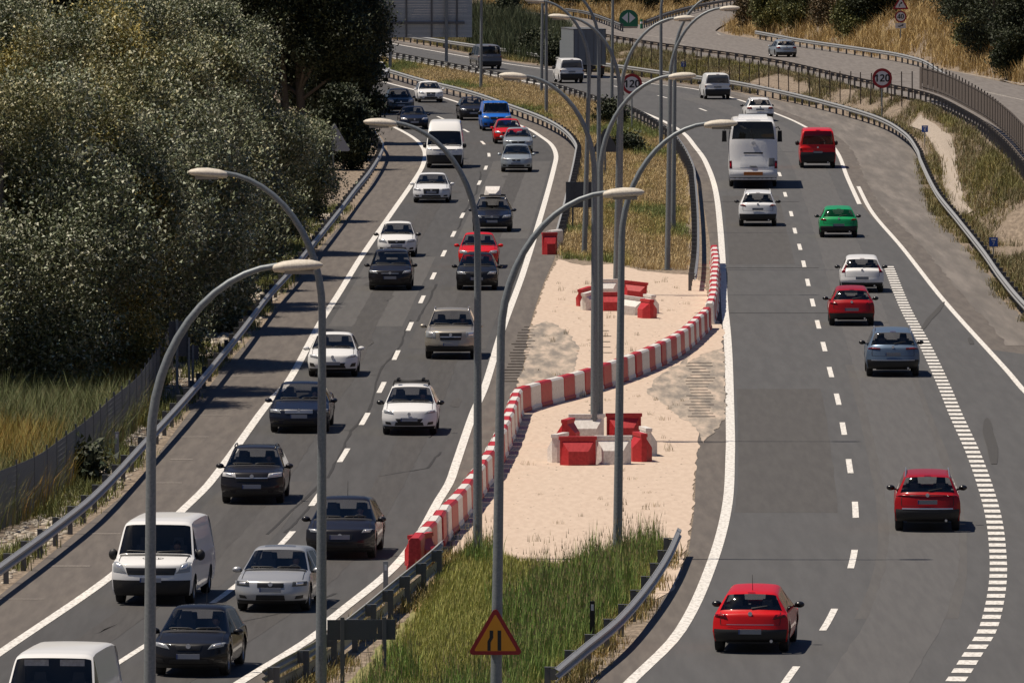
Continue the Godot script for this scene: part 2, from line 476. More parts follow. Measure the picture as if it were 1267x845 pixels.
# ---------------------------------------------------------------- roadside furniture
func guardrail(label: String, c: Array, z0: float, z1: float, side: float, gh: Callable, m: Material, group := "guardrails along the carriageways", lower := false) -> void:
	# side: where the posts stand relative to the beam (+1 right, -1 left); c is the beam's front face
	var mid := P(c, (z0 + z1) / 2)
	mid.y = gh.call((z0 + z1) / 2)
	var root := thing("guardrail", label, "guardrail", mid, 0, group)
	var prof := [Vector2(0.0, 0.44), Vector2(0.0, 0.47), Vector2(-0.075, 0.51), Vector2(-0.075, 0.55), Vector2(0.0, 0.59), Vector2(0.0, 0.61), Vector2(-0.075, 0.66), Vector2(-0.075, 0.70), Vector2(0.0, 0.74), Vector2(0.012, 0.755)]
	var beams := [[prof, "beam"]]
	if lower: beams.append([[Vector2(0, 0.08), Vector2(-0.03, 0.12), Vector2(-0.03, 0.3), Vector2(0, 0.36)], "lower_beam"])
	for bm in beams:
		var st := tool()
		var pr: Array = bm[0]
		var n := int((z1 - z0) / 2.0)
		var prev := []
		for i in n + 1:
			var z := lerpf(z0, z1, float(i) / n)
			var row := []
			for layer in 2:
				for k in pr.size():
					var kk: int = k if layer == 0 else pr.size() - 1 - k
					var q: Vector2 = pr[kk]
					row.append(P(c, z, q.y + gh.call(z), (q.x + layer * 0.012) * side) - mid)
			if i > 0:
				st.set_smooth_group(-1)
				for k in row.size():
					var k2 := (k + 1) % row.size()
					quad(st, prev[k], row[k], row[k2], prev[k2])
			prev = row
		put(bm[1], done(st), m, root)
	var ps := tool()
	box(ps, Vector3(0.2 * side, 0.36, 0.03), Vector3(0.13, 0.76, 0.012))
	box(ps, Vector3(0.2 * side, 0.36, -0.03), Vector3(0.13, 0.76, 0.012))
	box(ps, Vector3(0.26 * side, 0.36, 0), Vector3(0.012, 0.76, 0.048))
	box(ps, Vector3(0.075 * side, 0.6, 0), Vector3(0.13, 0.24, 0.12))
	box(ps, Vector3(0.14 * side, 0.75, 0), Vector3(0.27, 0.016, 0.11))
	var pm := done(ps)
	var z := z0 + 0.3
	while z < z1:
		var p := P(c, z, gh.call(z)) - mid
		put("post", pm, M.steel_dark, root, Transform3D(Basis(Vector3.UP, atan2(slope(c, z), -1.0) + PI), p))
		z += 4.0
func flat(_z: float) -> float: return 0.0
func rails() -> void:
	var r := curve([0,697, 58,655, 116,609, 179,543, 219,500, 252,462, 298,406, 331,363, 361,330, 418,260, 438.5,233, 457,210, 471,187, 473,176, 462,160], 0.75)
	guardrail("long grey guardrail below the silver trees, left edge of the motorway", r, 150, r[-1].x, -1, flat, M.steel)
	r = curve([250,890, 330,826, 395,790, 440,757, 483,722, 535,680, 548,668], 0.75)
	guardrail("guardrail beside the green grass, seen from behind, ending at the red barriers", r, 195, r[-1].x, 1, flat, M.steel, "guardrails along the carriageways", true)
	r = curve([620,890, 667,845, 720,800, 763,765, 800.6,722, 825,685, 840,653], 0.75)
	guardrail("short guardrail on the right side of the green grass, ending at the sand", r, 195, r[-1].x, -1, flat, M.steel)
	r = curve([690,283, 697,257, 704,228, 709,206, 712.5,188, 713,177, 698,159, 672,144, 632,129, 582,112, 521,97, 473,83, 440,74], 0.75)
	guardrail("guardrail bending round the dry median beside the silver and blue cars", r, r[0].x, r[-1].x, 1, flat, M.steel)
	r = curve([860,338, 862.5,318, 863.5,298, 863,263, 860,222, 857,202, 842,174, 822,154, 781,131, 741,119, 690,103.5, 640,92.5, 599,85, 535,73, 472,61, 440,55], 0.75)
	guardrail("guardrail with dark posts between dry median and right carriageway", r, r[0].x, r[-1].x, -1, flat, M.steel)
	r = curve([1320,422, 1267,372, 1240,340, 1218,309, 1187,270, 1160,236, 1140,196, 1136,184, 1120,163, 1085,143, 1020,124, 960,110, 903,99, 830,89, 751,78, 700,72, 640,62, 575,53, 508,43, 440,33], 0.75)
	guardrail("pale guardrail along the outer edge of the right carriageway", r, 280, r[-1].x, 1, flat, M.steel)
	var rr := []
	for q in R1: rr.append(Vector2(q.x, q.y))
	guardrail("rusty brown guardrail between the slip road and the motorway bank", rr, 300, rr[-1].x, -1, ramp_h, M.steel_brown)
	r = []
	var src := [1180,85, 1150,76, 1110,66, 1074,60.5, 993,49, 960,43, 935,38.5]
	for i in range(0, src.size(), 2):
		var p := G(src[i], src[i + 1], 1.7)
		r.append(Vector2(-p.z, p.x))
	guardrail("guardrail on the far side of the slip road below the dry hillside", r, r[0].x, r[-1].x, 1, func(z): return ramp_h(z) - 0.65 * smoothstep(30, 0, z - r[0].x), M.steel)
	r = []
	src = [800,25, 830,14, 870,4, 910,-3, 940,-10]
	for i in range(0, src.size(), 2):
		var p := G(src[i], src[i + 1], 1.75)
		r.append(Vector2(-p.z, p.x))
	guardrail("guardrail curving up from the green round-topped sign", r, r[0].x, r[-1].x, -1, ramp_h, M.steel_dark)
	r = []
	src = [768,29, 745,20, 722,13, 700,10]
	for i in range(0, src.size(), 2):
		var p := G(src[i], src[i + 1], 1.75)
		r.append(Vector2(-p.z, p.x))
	guardrail("short guardrail on the dry bank left of the green sign", r, r[0].x, r[-1].x, 1, ramp_h, M.steel_dark)
func jersey(l: float) -> ArrayMesh:    # plastic water-filled barrier, local x along the run
	var st := tool()
	var pr := [Vector2(0.21, 0.0), Vector2(0.21, 0.1), Vector2(0.18, 0.16), Vector2(0.16, 0.76), Vector2(0.11, 0.82)]
	var ends := [[-l / 2, 0.86], [-l / 2 + 0.05, 1.0], [l / 2 - 0.05, 1.0], [l / 2, 0.86]]
	st.set_smooth_group(-1)
	for s in [-1.0, 1.0]:
		for e in 3:
			for k in pr.size() - 1:
				var a := Vector3(ends[e][0], pr[k].y, pr[k].x * s * ends[e][1]); var b := Vector3(ends[e + 1][0], pr[k].y, pr[k].x * s * ends[e + 1][1])
				var c := Vector3(ends[e + 1][0], pr[k + 1].y, pr[k + 1].x * s * ends[e + 1][1]); var d := Vector3(ends[e][0], pr[k + 1].y, pr[k + 1].x * s * ends[e][1])
				if s > 0: quad(st, a, d, c, b)
				else: quad(st, a, b, c, d)
		for k in pr.size() - 1:
			var x: float = l / 2 * s
			quad(st, Vector3(x, pr[k].y, -pr[k].x * 0.86), Vector3(x, pr[k].y, pr[k].x * 0.86), Vector3(x, pr[k + 1].y, pr[k + 1].x * 0.86), Vector3(x, pr[k + 1].y, -pr[k + 1].x * 0.86))
	quad(st, Vector3(-l / 2, 0.82, -0.1), Vector3(l / 2, 0.82, -0.1), Vector3(l / 2, 0.82, 0.1), Vector3(-l / 2, 0.82, 0.1))
	return done(st)
func pod(l := 1.1, hh := 0.86) -> ArrayMesh:   # single plastic barrier with a bulged panel on both faces
	var st := tool()
	box(st, Vector3(0, hh - 0.05, 0), Vector3(l, 0.1, 0.2))
	box(st, Vector3(0, (hh - 0.1) / 2, 0), Vector3(l * 0.94, hh - 0.1, 0.16))
	for s in [-1.0, 1.0]:
		var a := [Vector3(-l * 0.42, hh - 0.14, 0.08 * s), Vector3(l * 0.42, hh - 0.14, 0.08 * s), Vector3(l * 0.26, hh * 0.5, 0.3 * s), Vector3(-l * 0.26, hh * 0.5, 0.3 * s), Vector3(-l * 0.26, 0.0, 0.3 * s), Vector3(l * 0.26, 0.0, 0.3 * s), Vector3(-l * 0.46, 0.0, 0.08 * s), Vector3(l * 0.46, 0.0, 0.08 * s)]
		var fs := [[0, 1, 2, 3], [3, 2, 5, 4], [0, 3, 4, 6], [2, 1, 7, 5]]
		for f in fs:
			if s > 0: quad(st, a[f[0]], a[f[1]], a[f[2]], a[f[3]])
			else: quad(st, a[f[3]], a[f[2]], a[f[1]], a[f[0]])
	return done(st)
func barrier_at(m: Mesh, red: bool, p: Vector3, turn: float, label: String, group: String, tiltv := 0.0) -> void:
	var o := put(numbered("plastic_barrier"), m, M.plastic_red if red else M.plastic_white, self, Transform3D(Basis(Vector3.UP, turn) * Basis(Vector3.BACK, tiltv), p))
	o.set_meta("label", label)
	o.set_meta("category", "barrier")
	o.set_meta("group", group)
func barriers() -> void:
	var runs := [
		["beside the left carriageway", [512,706, 540,676, 575,636, 604,594, 622,560, 634,530, 640,512], 1.95],
		["crossing the sand median", [640,512, 668,503, 722,488, 790,464, 838,440, 866,416, 876,406], 1.65],
		["beside the right carriageway", [878,402, 883,385, 884,366, 886,345, 884,326], 1.9]]
	var k := 0
	for r in runs:
		var pts: Array = []
		for i in range(0, r[1].size(), 2): pts.append(G(r[1][i], r[1][i + 1]))
		var dist := 0.0
		var path: Array = []
		for i in pts.size() - 1:
			for j in 12:
				var p0: Vector3 = pts[maxi(i - 1, 0)]; var p3: Vector3 = pts[mini(i + 2, pts.size() - 1)]
				path.append((pts[i] as Vector3).cubic_interpolate(pts[i + 1], p0, p3, j / 12.0))
		path.append(pts[-1])
		var mesh := jersey(r[2] - 0.04)
		var want: float = r[2] / 2
		for i in path.size() - 1:
			var a: Vector3 = path[i]; var b: Vector3 = path[i + 1]
			var l := a.distance_to(b)
			while want <= dist + l:
				var p := a.lerp(b, (want - dist) / l)
				var d := (b - a).normalized()
				var red := k % 2 == 0
				barrier_at(mesh, red, p, atan2(-d.z, d.x) + rng.randf_range(-0.03, 0.03), "%s barrier in the striped row %s" % ["red plastic" if red else "white plastic", r[0]], "striped barrier row " + r[0])
				k += 1
				want += r[2]
			dist += l
	# end piece of the far guardrail
	barrier_at(pod(0.7, 0.98), true, G(680, 315), 0.25, "single red plastic barrier where the left guardrail ends", "barriers at the guardrail end")
	barrier_at(jersey(1.6), false, G(686, 307), 1.25, "white plastic barrier behind the single red one at the guardrail end", "barriers at the guardrail end")
	barrier_at(pod(1.3, 0.8), true, G(520, 699), 1.2, "red plastic barrier lying low at the near guardrail's end", "barriers at the guardrail end")
	# ring of barriers round the near lamp posts
	var p1 := pod(1.12, 0.86)
	var near := [[715, 576, true, 0.06, 0.0, "red barrier at front of the near ring round the lamp post"], [759, 575, false, 0.0, 0.0, "white barrier at front of the near ring round the lamp post"], [693, 572, false, 1.25, 0.0, "white barrier at left side of the near ring round the lamp post"], [703, 553, true, 1.35, 0.0, "red barrier at left rear of the near ring round the lamp post"], [726, 547, false, 0.05, 0.0, "white barrier at rear of the near ring, left of lamp post"], [772, 546, true, 0.05, 0.0, "red barrier at rear of the near ring, right of lamp post"], [792, 571, true, -1.35, 0.0, "red barrier at right side of the near ring round the lamp post"], [799, 564, false, -1.4, 0.0, "white barrier at right rear corner of the near ring"]]
	for b in near: barrier_at(p1, b[2], G(b[0], b[1]), b[3], b[5], "ring of barriers round the near lamp posts")
	var far := [[755, 385, true, 0.05, 0.0, "red barrier at front of the far ring on the sand"], [780, 390, false, -0.3, -0.12, "tilted white barrier at front of the far ring on the sand"], [731, 384, false, 1.0, 0.1, "white barrier at left of the far ring on the sand"], [725, 379, true, 1.1, 0.1, "red barrier at far left of the far ring on the sand"], [750, 368, false, 0.1, 0.0, "white barrier at rear of the far ring on the sand"], [785, 371, true, -0.2, -0.1, "red barrier at rear of the far ring on the sand"], [801, 394, true, -1.2, 0.0, "red barrier at right end of the far ring on the sand"], [804, 388, false, -1.25, 0.0, "white barrier at right rear of the far ring on the sand"]]
	var p2 := pod(0.98, 0.74)
	for b in far: barrier_at(p2, b[2], G(b[0], b[1]), b[3], b[5], "ring of barriers round the far lamp posts", b[4])
func lamp_post(p: Vector3, side: float, lean: float, label: String) -> void:
	var root := thing("street_lamp", label, "street lamp", p, 0, "tall curved-arm lamp posts in the median")
	root.rotation.z = lean
	var st := tool()
	tube(st, [Vector3(0, -0.1, 0), Vector3(0, 0.9, 0), Vector3(0, 8.2, 0)], [0.125, 0.12, 0.085], 12)
	put("pole", done(st), M.galv, root)
	st = tool()
	box(st, Vector3(0, 0.02, 0), Vector3(0.42, 0.04, 0.42))
	put("base_plate", done(st), M.galv, root)
	st = tool()
	box(st, Vector3(0, 0.75, 0.118), Vector3(0.1, 0.34, 0.02))
	put("access_door", done(st), M.galv, root)
	st = tool()
	var path := []
	for k in 13:
		var a := PI / 2 * k / 12.0
		path.append(Vector3(side * 2.15 * (1 - cos(a)), 8.2 + 2.85 * sin(a) + 0.18 * (k / 12.0) * (k / 12.0), 0))
	tube(st, path, [0.085, 0.083, 0.08, 0.077, 0.074, 0.071, 0.068, 0.065, 0.062, 0.059, 0.056, 0.053, 0.05], 10)
	put("curved_arm", done(st), M.galv, root)
	# luminaire: moulded shell, deeper at the gear end, tapering to the tip
	st = tool()
	st.set_smooth_group(0)
	var secs := [[-0.08, 0.05, 0.03, 0.05], [-0.05, 0.12, 0.06, 0.08], [0.1, 0.15, 0.1, 0.1], [0.35, 0.17, 0.12, 0.1], [0.58, 0.16, 0.1, 0.09], [0.72, 0.1, 0.06, 0.06], [0.78, 0.03, 0.02, 0.02]]
	var rings := []
	var tip := Vector3(side * 2.15, 11.2, 0)
	for s in secs:
		var r := []
		for k in 12:
			var a := TAU * k / 12
			r.append(tip + Vector3(side * s[0], sin(a) * (s[2] if sin(a) > 0 else s[3]) + 0.06 * s[0], cos(a) * s[1]))
		rings.append(r)
	for i in rings.size() - 1:
		for k in 12:
			var k2 := (k + 1) % 12
			if side > 0: quad(st, rings[i][k], rings[i][k2], rings[i + 1][k2], rings[i + 1][k])
			else: quad(st, rings[i][k], rings[i + 1][k], rings[i + 1][k2], rings[i][k2])
	var head := put("lamp_head", done(st), M.lamp_shell, root)
	st = tool()
	box(st, tip + Vector3(side * 0.38, -0.08, 0), Vector3(0.5, 0.06, 0.22))
	put("lens", done(st), M.lamp_lens, head)
func lamps() -> void:
	lamp_post(G(183, 1133), 1, -0.008, "lamp post at far left whose arm curves right over the guardrail")
	lamp_post(G(397, 850), -1, -0.004, "lamp post by the guardrail, arm curving left over the white cars")
	lamp_post(G(613, 905), 1, -0.014, "lamp post carrying the yellow triangular sign")
	lamp_post(G(591, 692), -1, 0.0, "lamp post at left corner of the green grass, arm curving left")
	lamp_post(G(764, 692), 1, -0.013, "lamp post between grass and sand, arm reaching over the right carriageway")
	lamp_post(G(735.5, 547), -1, 0.0, "left one of the two lamp posts inside the near barrier ring")
	lamp_post(G(741.5, 546), 1, -0.004, "right one of the two lamp posts inside the near barrier ring")
	lamp_post(G(762, 366), -1, -0.018, "left one of the two lamp posts inside the far barrier ring")
	lamp_post(G(766, 365), 1, -0.012, "right one of the two lamp posts inside the far barrier ring")
	lamp_post(G(723, 317), -1, -0.026, "lamp post at edge of dry grass above the sand, left side")
	lamp_post(G(826, 334), 1, -0.014, "lamp post in dry grass nearest the sand, right side")
	lamp_post(G(833, 288), 1, -0.01, "lamp post in dry grass just behind the nearest right one")
	lamp_post(G(741, 262), -1, 0.0, "lamp post behind the dark triangular sign back")
	lamp_post(G(818, 188), 1, 0.0, "lamp post in the median beside the bus")
	lamp_post(G(757, 134), 1, -0.01, "lamp post in the bushes left of the round sign")
	lamp_post(G(676, 142), -1, 0.0, "lamp post in dry median in front of the small white van")
	lamp_post(G(670, 117), 1, -0.01, "lamp post by the median guardrail behind the small white van")
	lamp_post(G(595, 112), -1, -0.005, "lamp post in the median in front of the grey minivan")
func text_mesh(t: String, size: float, depth := 0.01) -> TextMesh:
	var tm := TextMesh.new()
	var f := SystemFont.new()
	f.font_names = PackedStringArray(["Droid Sans"])
	f.font_weight = 700
	tm.font = f
	tm.text = t
	tm.font_size = 64
	tm.pixel_size = size / 46.0
	tm.depth = depth
	tm.curve_step = 1.0
	return tm
func disc(r: float, z0: float, z1: float, n := 32) -> ArrayMesh:
	var st := tool()
	var p := PackedVector2Array()
	for k in n: p.append(Vector2(cos(TAU * k / n), sin(TAU * k / n)) * r)
	prism(st, p, z0, z1)
	return done(st)
func tri_mesh(w: float, z0: float, z1: float, round_ := 0.08) -> ArrayMesh:
	var st := tool()
	var p := PackedVector2Array()
	var h := w * 0.866
	for k in 3:
		var a := PI / 2 + TAU * k / 3
		var c := Vector2(cos(a), sin(a)) * (h * 2 / 3 - round_ * w * 1.2)
		for j in 7:
			var b := a - PI / 3 + TAU / 3 * j / 6.0
			p.append(c + Vector2(cos(b), sin(b)) * round_ * w * 0.6)
	prism(st, p, z0, z1)
	return done(st)
func poly_mesh(pts: Array, z0: float, z1: float) -> ArrayMesh:
	var st := tool()
	var p := PackedVector2Array()
	for i in range(0, pts.size(), 2): p.append(Vector2(pts[i], pts[i + 1]))
	prism(st, p, z0, z1)
	return done(st)
func rect_mesh(w: float, h: float, d: float) -> ArrayMesh:
	var st := tool()
	box(st, Vector3.ZERO, Vector3(w, h, d))
	return done(st)
func pole_part(root: Node3D, h: float, r := 0.045, x := 0.0) -> void:
	var st := tool()
	tube(st, [Vector3(x, -0.1, -0.07), Vector3(x, h, -0.07)], [r], 10)
	put("pole", done(st), M.galv, root)
func off(x: float, y: float, z := 0.0) -> Transform3D: return Transform3D(Basis.IDENTITY, Vector3(x, y, z))
func speed_sign(p: Vector3, y: float, d: float, txt: String, label: String, turn := 0.0) -> Node3D:
	var root := thing("speed_limit_sign", label, "road sign", p, turn, "round speed limit signs")
	pole_part(root, y + d * 0.3)
	var pl := put("red_ring", disc(d / 2, -0.02, 0.0), M.sign_red, root, off(0, y))
	put("white_disc", disc(d / 2 * 0.72, -0.018, 0.006), M.sign_white, pl)
	put("number", text_mesh(txt, d * 0.36), M.sign_black, pl, off(0, 0, 0.011))
	return root
func signs() -> void:
	speed_sign(G(1092, 149), 2.75, 1.3, "120", "round 120 speed limit sign beyond the right guardrail", 0.05)
	speed_sign(G(782, 162), 2.95, 1.3, "120", "round 120 speed limit sign in the median behind the lamp arm", 0.0)
	# warning + 40 + plate on the slip road
	var b := hit(1115, 58)
	var s := thing("road_sign_stack", "post with bend warning, round 40 limit and arrow plate on dry hillside", "road sign", b, 0.0)
	b = s.position
	pole_part(s, 5.0)
	put("red_ring", disc(0.47, -0.02, 0.0), M.sign_red, s, off(0, 2.4)).add_child(MeshInstance3D.new())
	var ring: Node3D = s.get_child(1)
	ring.get_child(0).free()
	put("white_disc", disc(0.355, -0.018, 0.006), M.sign_white, ring)
	put("number", text_mesh("40", 0.36), M.sign_black, ring, off(0, 0, 0.011))
	var t1 := put("warning_triangle", tri_mesh(1.3, -0.02, 0.0), M.sign_red, s, off(0, 3.35))
	put("white_field", tri_mesh(0.88, -0.01, 0.006), M.sign_white, t1)
	put("bend_arrow", poly_mesh([-0.16,-0.17, -0.08,-0.17, -0.06,-0.02, 0.03,0.08, 0.08,0.02, 0.14,0.2, -0.03,0.2, 0.0,0.14, -0.12,0.02], 0.006, 0.012), M.sign_black, t1)
	var pl := put("arrow_plate", rect_mesh(0.85, 0.42, 0.02), M.sign_white, s, off(0, 1.68))
	put("arrow", poly_mesh([-0.22,-0.08, -0.05,-0.1, 0.1,0.02, 0.08,-0.08, 0.24,0.06, 0.1,0.14, 0.1,0.08, -0.08,-0.02, -0.22,0.0], 0.011, 0.016), M.sign_black, pl)
	# green exit marker with two white arrowheads
	var g := thing("exit_marker", "green round-topped exit marker with white arrowheads at the road fork", "road sign", G(778, 35, 1.0), 0.0)
	var arch := [-0.85, 0.0, 0.85, 0.0, 0.85, 0.8]
	for k in 11: arch.append_array([0.85 * cos(PI * k / 10.0), 0.8 + 0.75 * sin(PI * k / 10.0)])
	arch.append_array([-0.85, 0.8])
	put("panel", poly_mesh(arch, -0.25, 0.0), M.sign_green, g, off(0, 0.15))
	for sd in [-1.0, 1.0]:
		put("arrowhead", poly_mesh([0.07 * sd,0.45, 0.62 * sd,0.9, 0.07 * sd,1.4], 0.0, 0.02), M.sign_white, g, off(0, 0.05))
	put("base", rect_mesh(1.6, 0.16, 0.6), M.concrete, g, off(0, 0.08, -0.1))
	var bollard := thing("lane_divider_bollard", "green and white bollard right of the green exit marker", "bollard", G(794, 36, 1.0))
	var st := tool()
	tube(st, [Vector3(0, 0, 0), Vector3(0, 0.9, 0)], [0.14, 0.12], 12)
	put("post", done(st), M.sign_green, bollard)
	st = tool()
	tube(st, [Vector3(0, 0.5, 0), Vector3(0, 0.68, 0)], [0.14], 12)
	put("reflective_band", done(st), M.sign_white, bollard)
	# blue kilometre markers
	for km in [[1145, 180, "8", 1.0, "small blue marker reading 8 by the drainage channel"], [1230, 322, "7", 0.8, "small blue marker reading 7 behind the right guardrail"], [846, 95, "9", 0.75, "tiny blue marker left of the white van on the far bank"]]:
		var p := G(km[0], km[1])
		p.y = hgt(p.x, p.z)
		var k := thing("kilometre_marker", km[4], "road sign", p, 0, "blue kilometre markers")
		pole_part(k, km[3], 0.03)
		var plt := put("plate", rect_mesh(0.38, 0.4, 0.02), M.sign_blue, k, off(0, km[3]))
		put("number", text_mesh(km[2], 0.17), M.sign_white, plt, off(0, -0.06, 0.012))
		put("road_code_strip", rect_mesh(0.2, 0.07, 0.006), M.sign_white, plt, off(0, 0.11, 0.012))
	# yellow road-narrows sign on the lamp post
	var y := thing("roadworks_sign", "yellow triangular road-narrows sign with red border on lamp post", "road sign", G(613, 905) + Vector3(0, 1.35, 0.2))
	var lw := 1.17
	var tp := put("red_border", tri_mesh(lw, -0.02, 0.0, 0.1), M.sign_darkred, y, off(0, 0.6))
	put("yellow_field", tri_mesh(lw * 0.76, -0.01, 0.006, 0.04), M.sign_yellow, tp)
	put("straight_line", poly_mesh([0.045,-0.25, 0.12,-0.25, 0.12,0.17, 0.045,0.17], 0.006, 0.012), M.sign_black, tp)
	put("narrowing_line", poly_mesh([-0.165,-0.25, -0.1,-0.25, -0.1,-0.08, -0.045,0.02, -0.045,0.17, -0.12,0.17, -0.12,0.03, -0.165,-0.06], 0.006, 0.012), M.sign_black, tp)
	put("clamp", rect_mesh(0.3, 0.06, 0.16), M.galv, y, off(0, 0.75, -0.1))
	put("clamp", rect_mesh(0.3, 0.06, 0.16), M.galv, y, off(0, 0.4, -0.1))
	# sign backs
	var bb := thing("direction_sign", "large grey back of a ribbed direction sign on two posts", "road sign", G(517, 87), 0.06)
	for px in [-2.2, 2.25]:
		st = tool()
		box(st, Vector3(px, 4.2, 0), Vector3(0.24, 8.6, 0.24))
		put("support_post", done(st), M.galv, bb)
	for k in 30:
		put("panel_plank", rect_mesh(8.6, 0.192, 0.05), [M.plank_a, M.plank_b][k % 2], bb, off(0, 2.6 + 0.1 + 0.2 * k, -0.3))
	for px in [-2.9, -0.9, 1.1, 3.1]:
		put("stiffener", rect_mesh(0.14, 6.0, 0.1), M.steel_dark, bb, off(px, 5.6, -0.22))
	for py in [3.75, 6.2]:
		put("cross_beam", rect_mesh(7.4, 0.2, 0.1), M.steel_dark, bb, off(0, py, -0.1))
	var sb := thing("sign_back", "dark rectangular sign back beside the left guardrail's far end", "road sign", G(718, 287), 0.0, "backs of road signs")
	put("panel", rect_mesh(1.35, 1.2, 0.03), M.sign_back, sb, off(0, 1.75))
	put("post", rect_mesh(0.08, 2.3, 0.06), M.sign_back, sb, off(-0.35, 1.15, 0.05))
	put("post", rect_mesh(0.08, 2.3, 0.06), M.sign_back, sb, off(0.35, 1.15, 0.05))
	sb = thing("sign_back", "dark triangular sign back among the lamp posts in the dry median", "road sign", G(749, 220), 0.0, "backs of road signs")
	put("panel", tri_mesh(1.55, -0.015, 0.015), M.sign_back, sb, off(0, 1.85))
	put("post", rect_mesh(0.1, 2.2, 0.06), M.galv, sb, off(0, 1.1, 0.05))
	sb = thing("sign_back", "pale triangular sign back half hidden in the silver foliage", "road sign", G(412, 238), 0.0, "backs of road signs")
	put("panel", tri_mesh(1.75, -0.015, 0.015), M.sign_back_pale, sb, off(0.05, 2.65))
	put("post", rect_mesh(0.09, 3.4, 0.06), M.galv, sb, off(0, 1.7, 0.05))
	sb = thing("sign_back", "low grey sign back over the guardrail below the dark hatchback", "road sign", G(447, 848), 0.05, "backs of road signs")
	put("panel", rect_mesh(1.5, 0.44, 0.03), M.sign_back, sb, off(0, 1.22))
	put("post", rect_mesh(0.09, 1.5, 0.07), M.steel_dark, sb, off(-0.42, 0.75, 0.06))
	put("post", rect_mesh(0.09, 1.5, 0.07), M.steel_dark, sb, off(0.5, 0.75, 0.06))
	sb = thing("sign_back", "grey sign backs on posts at foot of the silver trees", "road sign", G(224, 492), 0.1, "backs of road signs")
	put("panel", rect_mesh(0.62, 1.15, 0.03), M.sign_back, sb, off(-0.1, 1.95))
	put("post", rect_mesh(0.09, 2.6, 0.06), M.galv, sb, off(-0.15, 1.3, 0.05))
	put("post", rect_mesh(0.07, 2.0, 0.06), M.galv, sb, off(0.25, 1.0, 0.05))
	sb = thing("sign_back", "small grey sign back right of the taller ones below the trees", "road sign", G(238, 482), 0.1, "backs of road signs")
	put("panel", rect_mesh(0.4, 0.45, 0.03), M.sign_back, sb, off(0, 1.25))
	put("post", rect_mesh(0.08, 1.5, 0.06), M.galv, sb, off(0.0, 0.75, 0.05))
	# reflector posts
	for d in [[733, 800, "black and white delineator post on the short guardrail"], [144, 578, "white delineator post behind the left guardrail"], [477, 748, "grey delineator post on the guardrail beside the grass"]]:
		var dp := thing("delineator_post", d[2], "marker post", G(d[0], d[1]), 0.0, "delineator posts")
		put("post", rect_mesh(0.12, 1.05, 0.05), M.sign_back_pale if d[0] != 733 else M.sign_black, dp, off(0, 0.52))
		put("reflector", rect_mesh(0.06, 0.14, 0.01), M.sign_white, dp, off(0, 0.9, 0.03))
func fences() -> void:
	# wire mesh fence below the reeds
	var c := curve([-60,680, 38,640, 76,613, 114,582, 136,560, 170,530, 182,512, 201,482, 214,455])
	var mid := P(c, 300)
	var f := thing("wire_fence", "grey wire mesh fence between the reeds and the left guardrail", "fence", mid)
	var z: float = 225.0
	var zend: float = c[-1].x
	var post := rect_mesh(0.05, 1.75, 0.05)
	while z < zend:
		var p := P(c, z) - mid
		put("post", post, M.steel_dark, f, off(p.x, 0.87, p.z))
		var st := tool()
		var z2 := minf(z + 3.0, zend)
		var n := 44
		for k in n:
			var q := P(c, lerpf(z, z2, (k + 0.5) / n)) - mid
			box(st, q + Vector3(0, 0.82, 0), Vector3(0.013, 1.58, 0.013))
		for k in 12:
			var a := P(c, z) - mid; var b := P(c, z2) - mid
			tube(st, [a + Vector3(0, 0.06 + k * 0.14, 0), b + Vector3(0, 0.06 + k * 0.14, 0)], [0.005], 4)
		var mm := put("wire_mesh", done(st), M.wire, f)
		mm.set_meta("kind", "stuff")
		z += 3.0
	# brown screen fence on the slip road
	var cs := []
	for q in R1: cs.append(Vector2(q.x, q.y + 0.25))
	mid = P(cs, 500, ramp_h(500))
	var s := thing("screen_fence", "dark brown slatted screen fence along the slip road at right", "fence", mid)
	z = 440.0
	var slat := rect_mesh(0.49, 1.45, 0.02)
	var sp := rect_mesh(0.07, 1.42, 0.07)
	var n := 0
	while z < 598:
		var p := P(cs, z, ramp_h(z)) - mid
		var turn := atan2(slope(cs, z), 1.0)
		if n % 8 == 0: put("post", sp, M.rust_dark, s, off(p.x, 1.52, p.z))
		elif n < 340: put("plank", slat, [M.rust, M.rust_b][n % 2], s, Transform3D(Basis(Vector3.UP, PI / 2 - turn), p + Vector3(0, 1.5, 0)))
		z += 0.5
		n += 1
	for yy in [0.95, 2.15]:
		var st := tool()
		var path := []
		var zz := 440.0
		while zz <= 598: path.append(P(cs, zz, ramp_h(zz) + yy) - mid); zz += 6.0
		tube(st, path, [0.03], 6)
		put("rail", done(st), M.rust_dark, s)
	# thin wire fence half way up the bank
	var cw := curve([1112,152, 1060,140, 1000,127, 960,119, 905,108, 860,100, 800,91, 760,84])
	mid = P(cw, 680)
	var w := thing("wire_fence", "thin rusty wire fence with tall posts on the right bank", "fence", mid + Vector3(0, 0.4, 0))
	z = cw[0].x
	st_post = rect_mesh(0.07, 2.3, 0.07)
	var tops := []
	while z < cw[-1].x:
		var q := P(cw, z)
		q.x += 0.9
		q.y = hgt(q.x, q.z)
		put("post", st_post, M.rust, w, Transform3D(Basis(Vector3.BACK, rng.randf_range(-0.04, 0.04)), q - w.position + Vector3(0, 1.0, 0)))
		tops.append(q - w.position)
		z += 5.0
	for yy in [0.5, 1.0, 1.5, 2.0]:
		var st := tool()
		var path := []
		for q in tops: path.append(q + Vector3(0, yy, 0))
		tube(st, path, [0.006], 4)
		put("wire", done(st), M.rust, w)
var st_post: Mesh
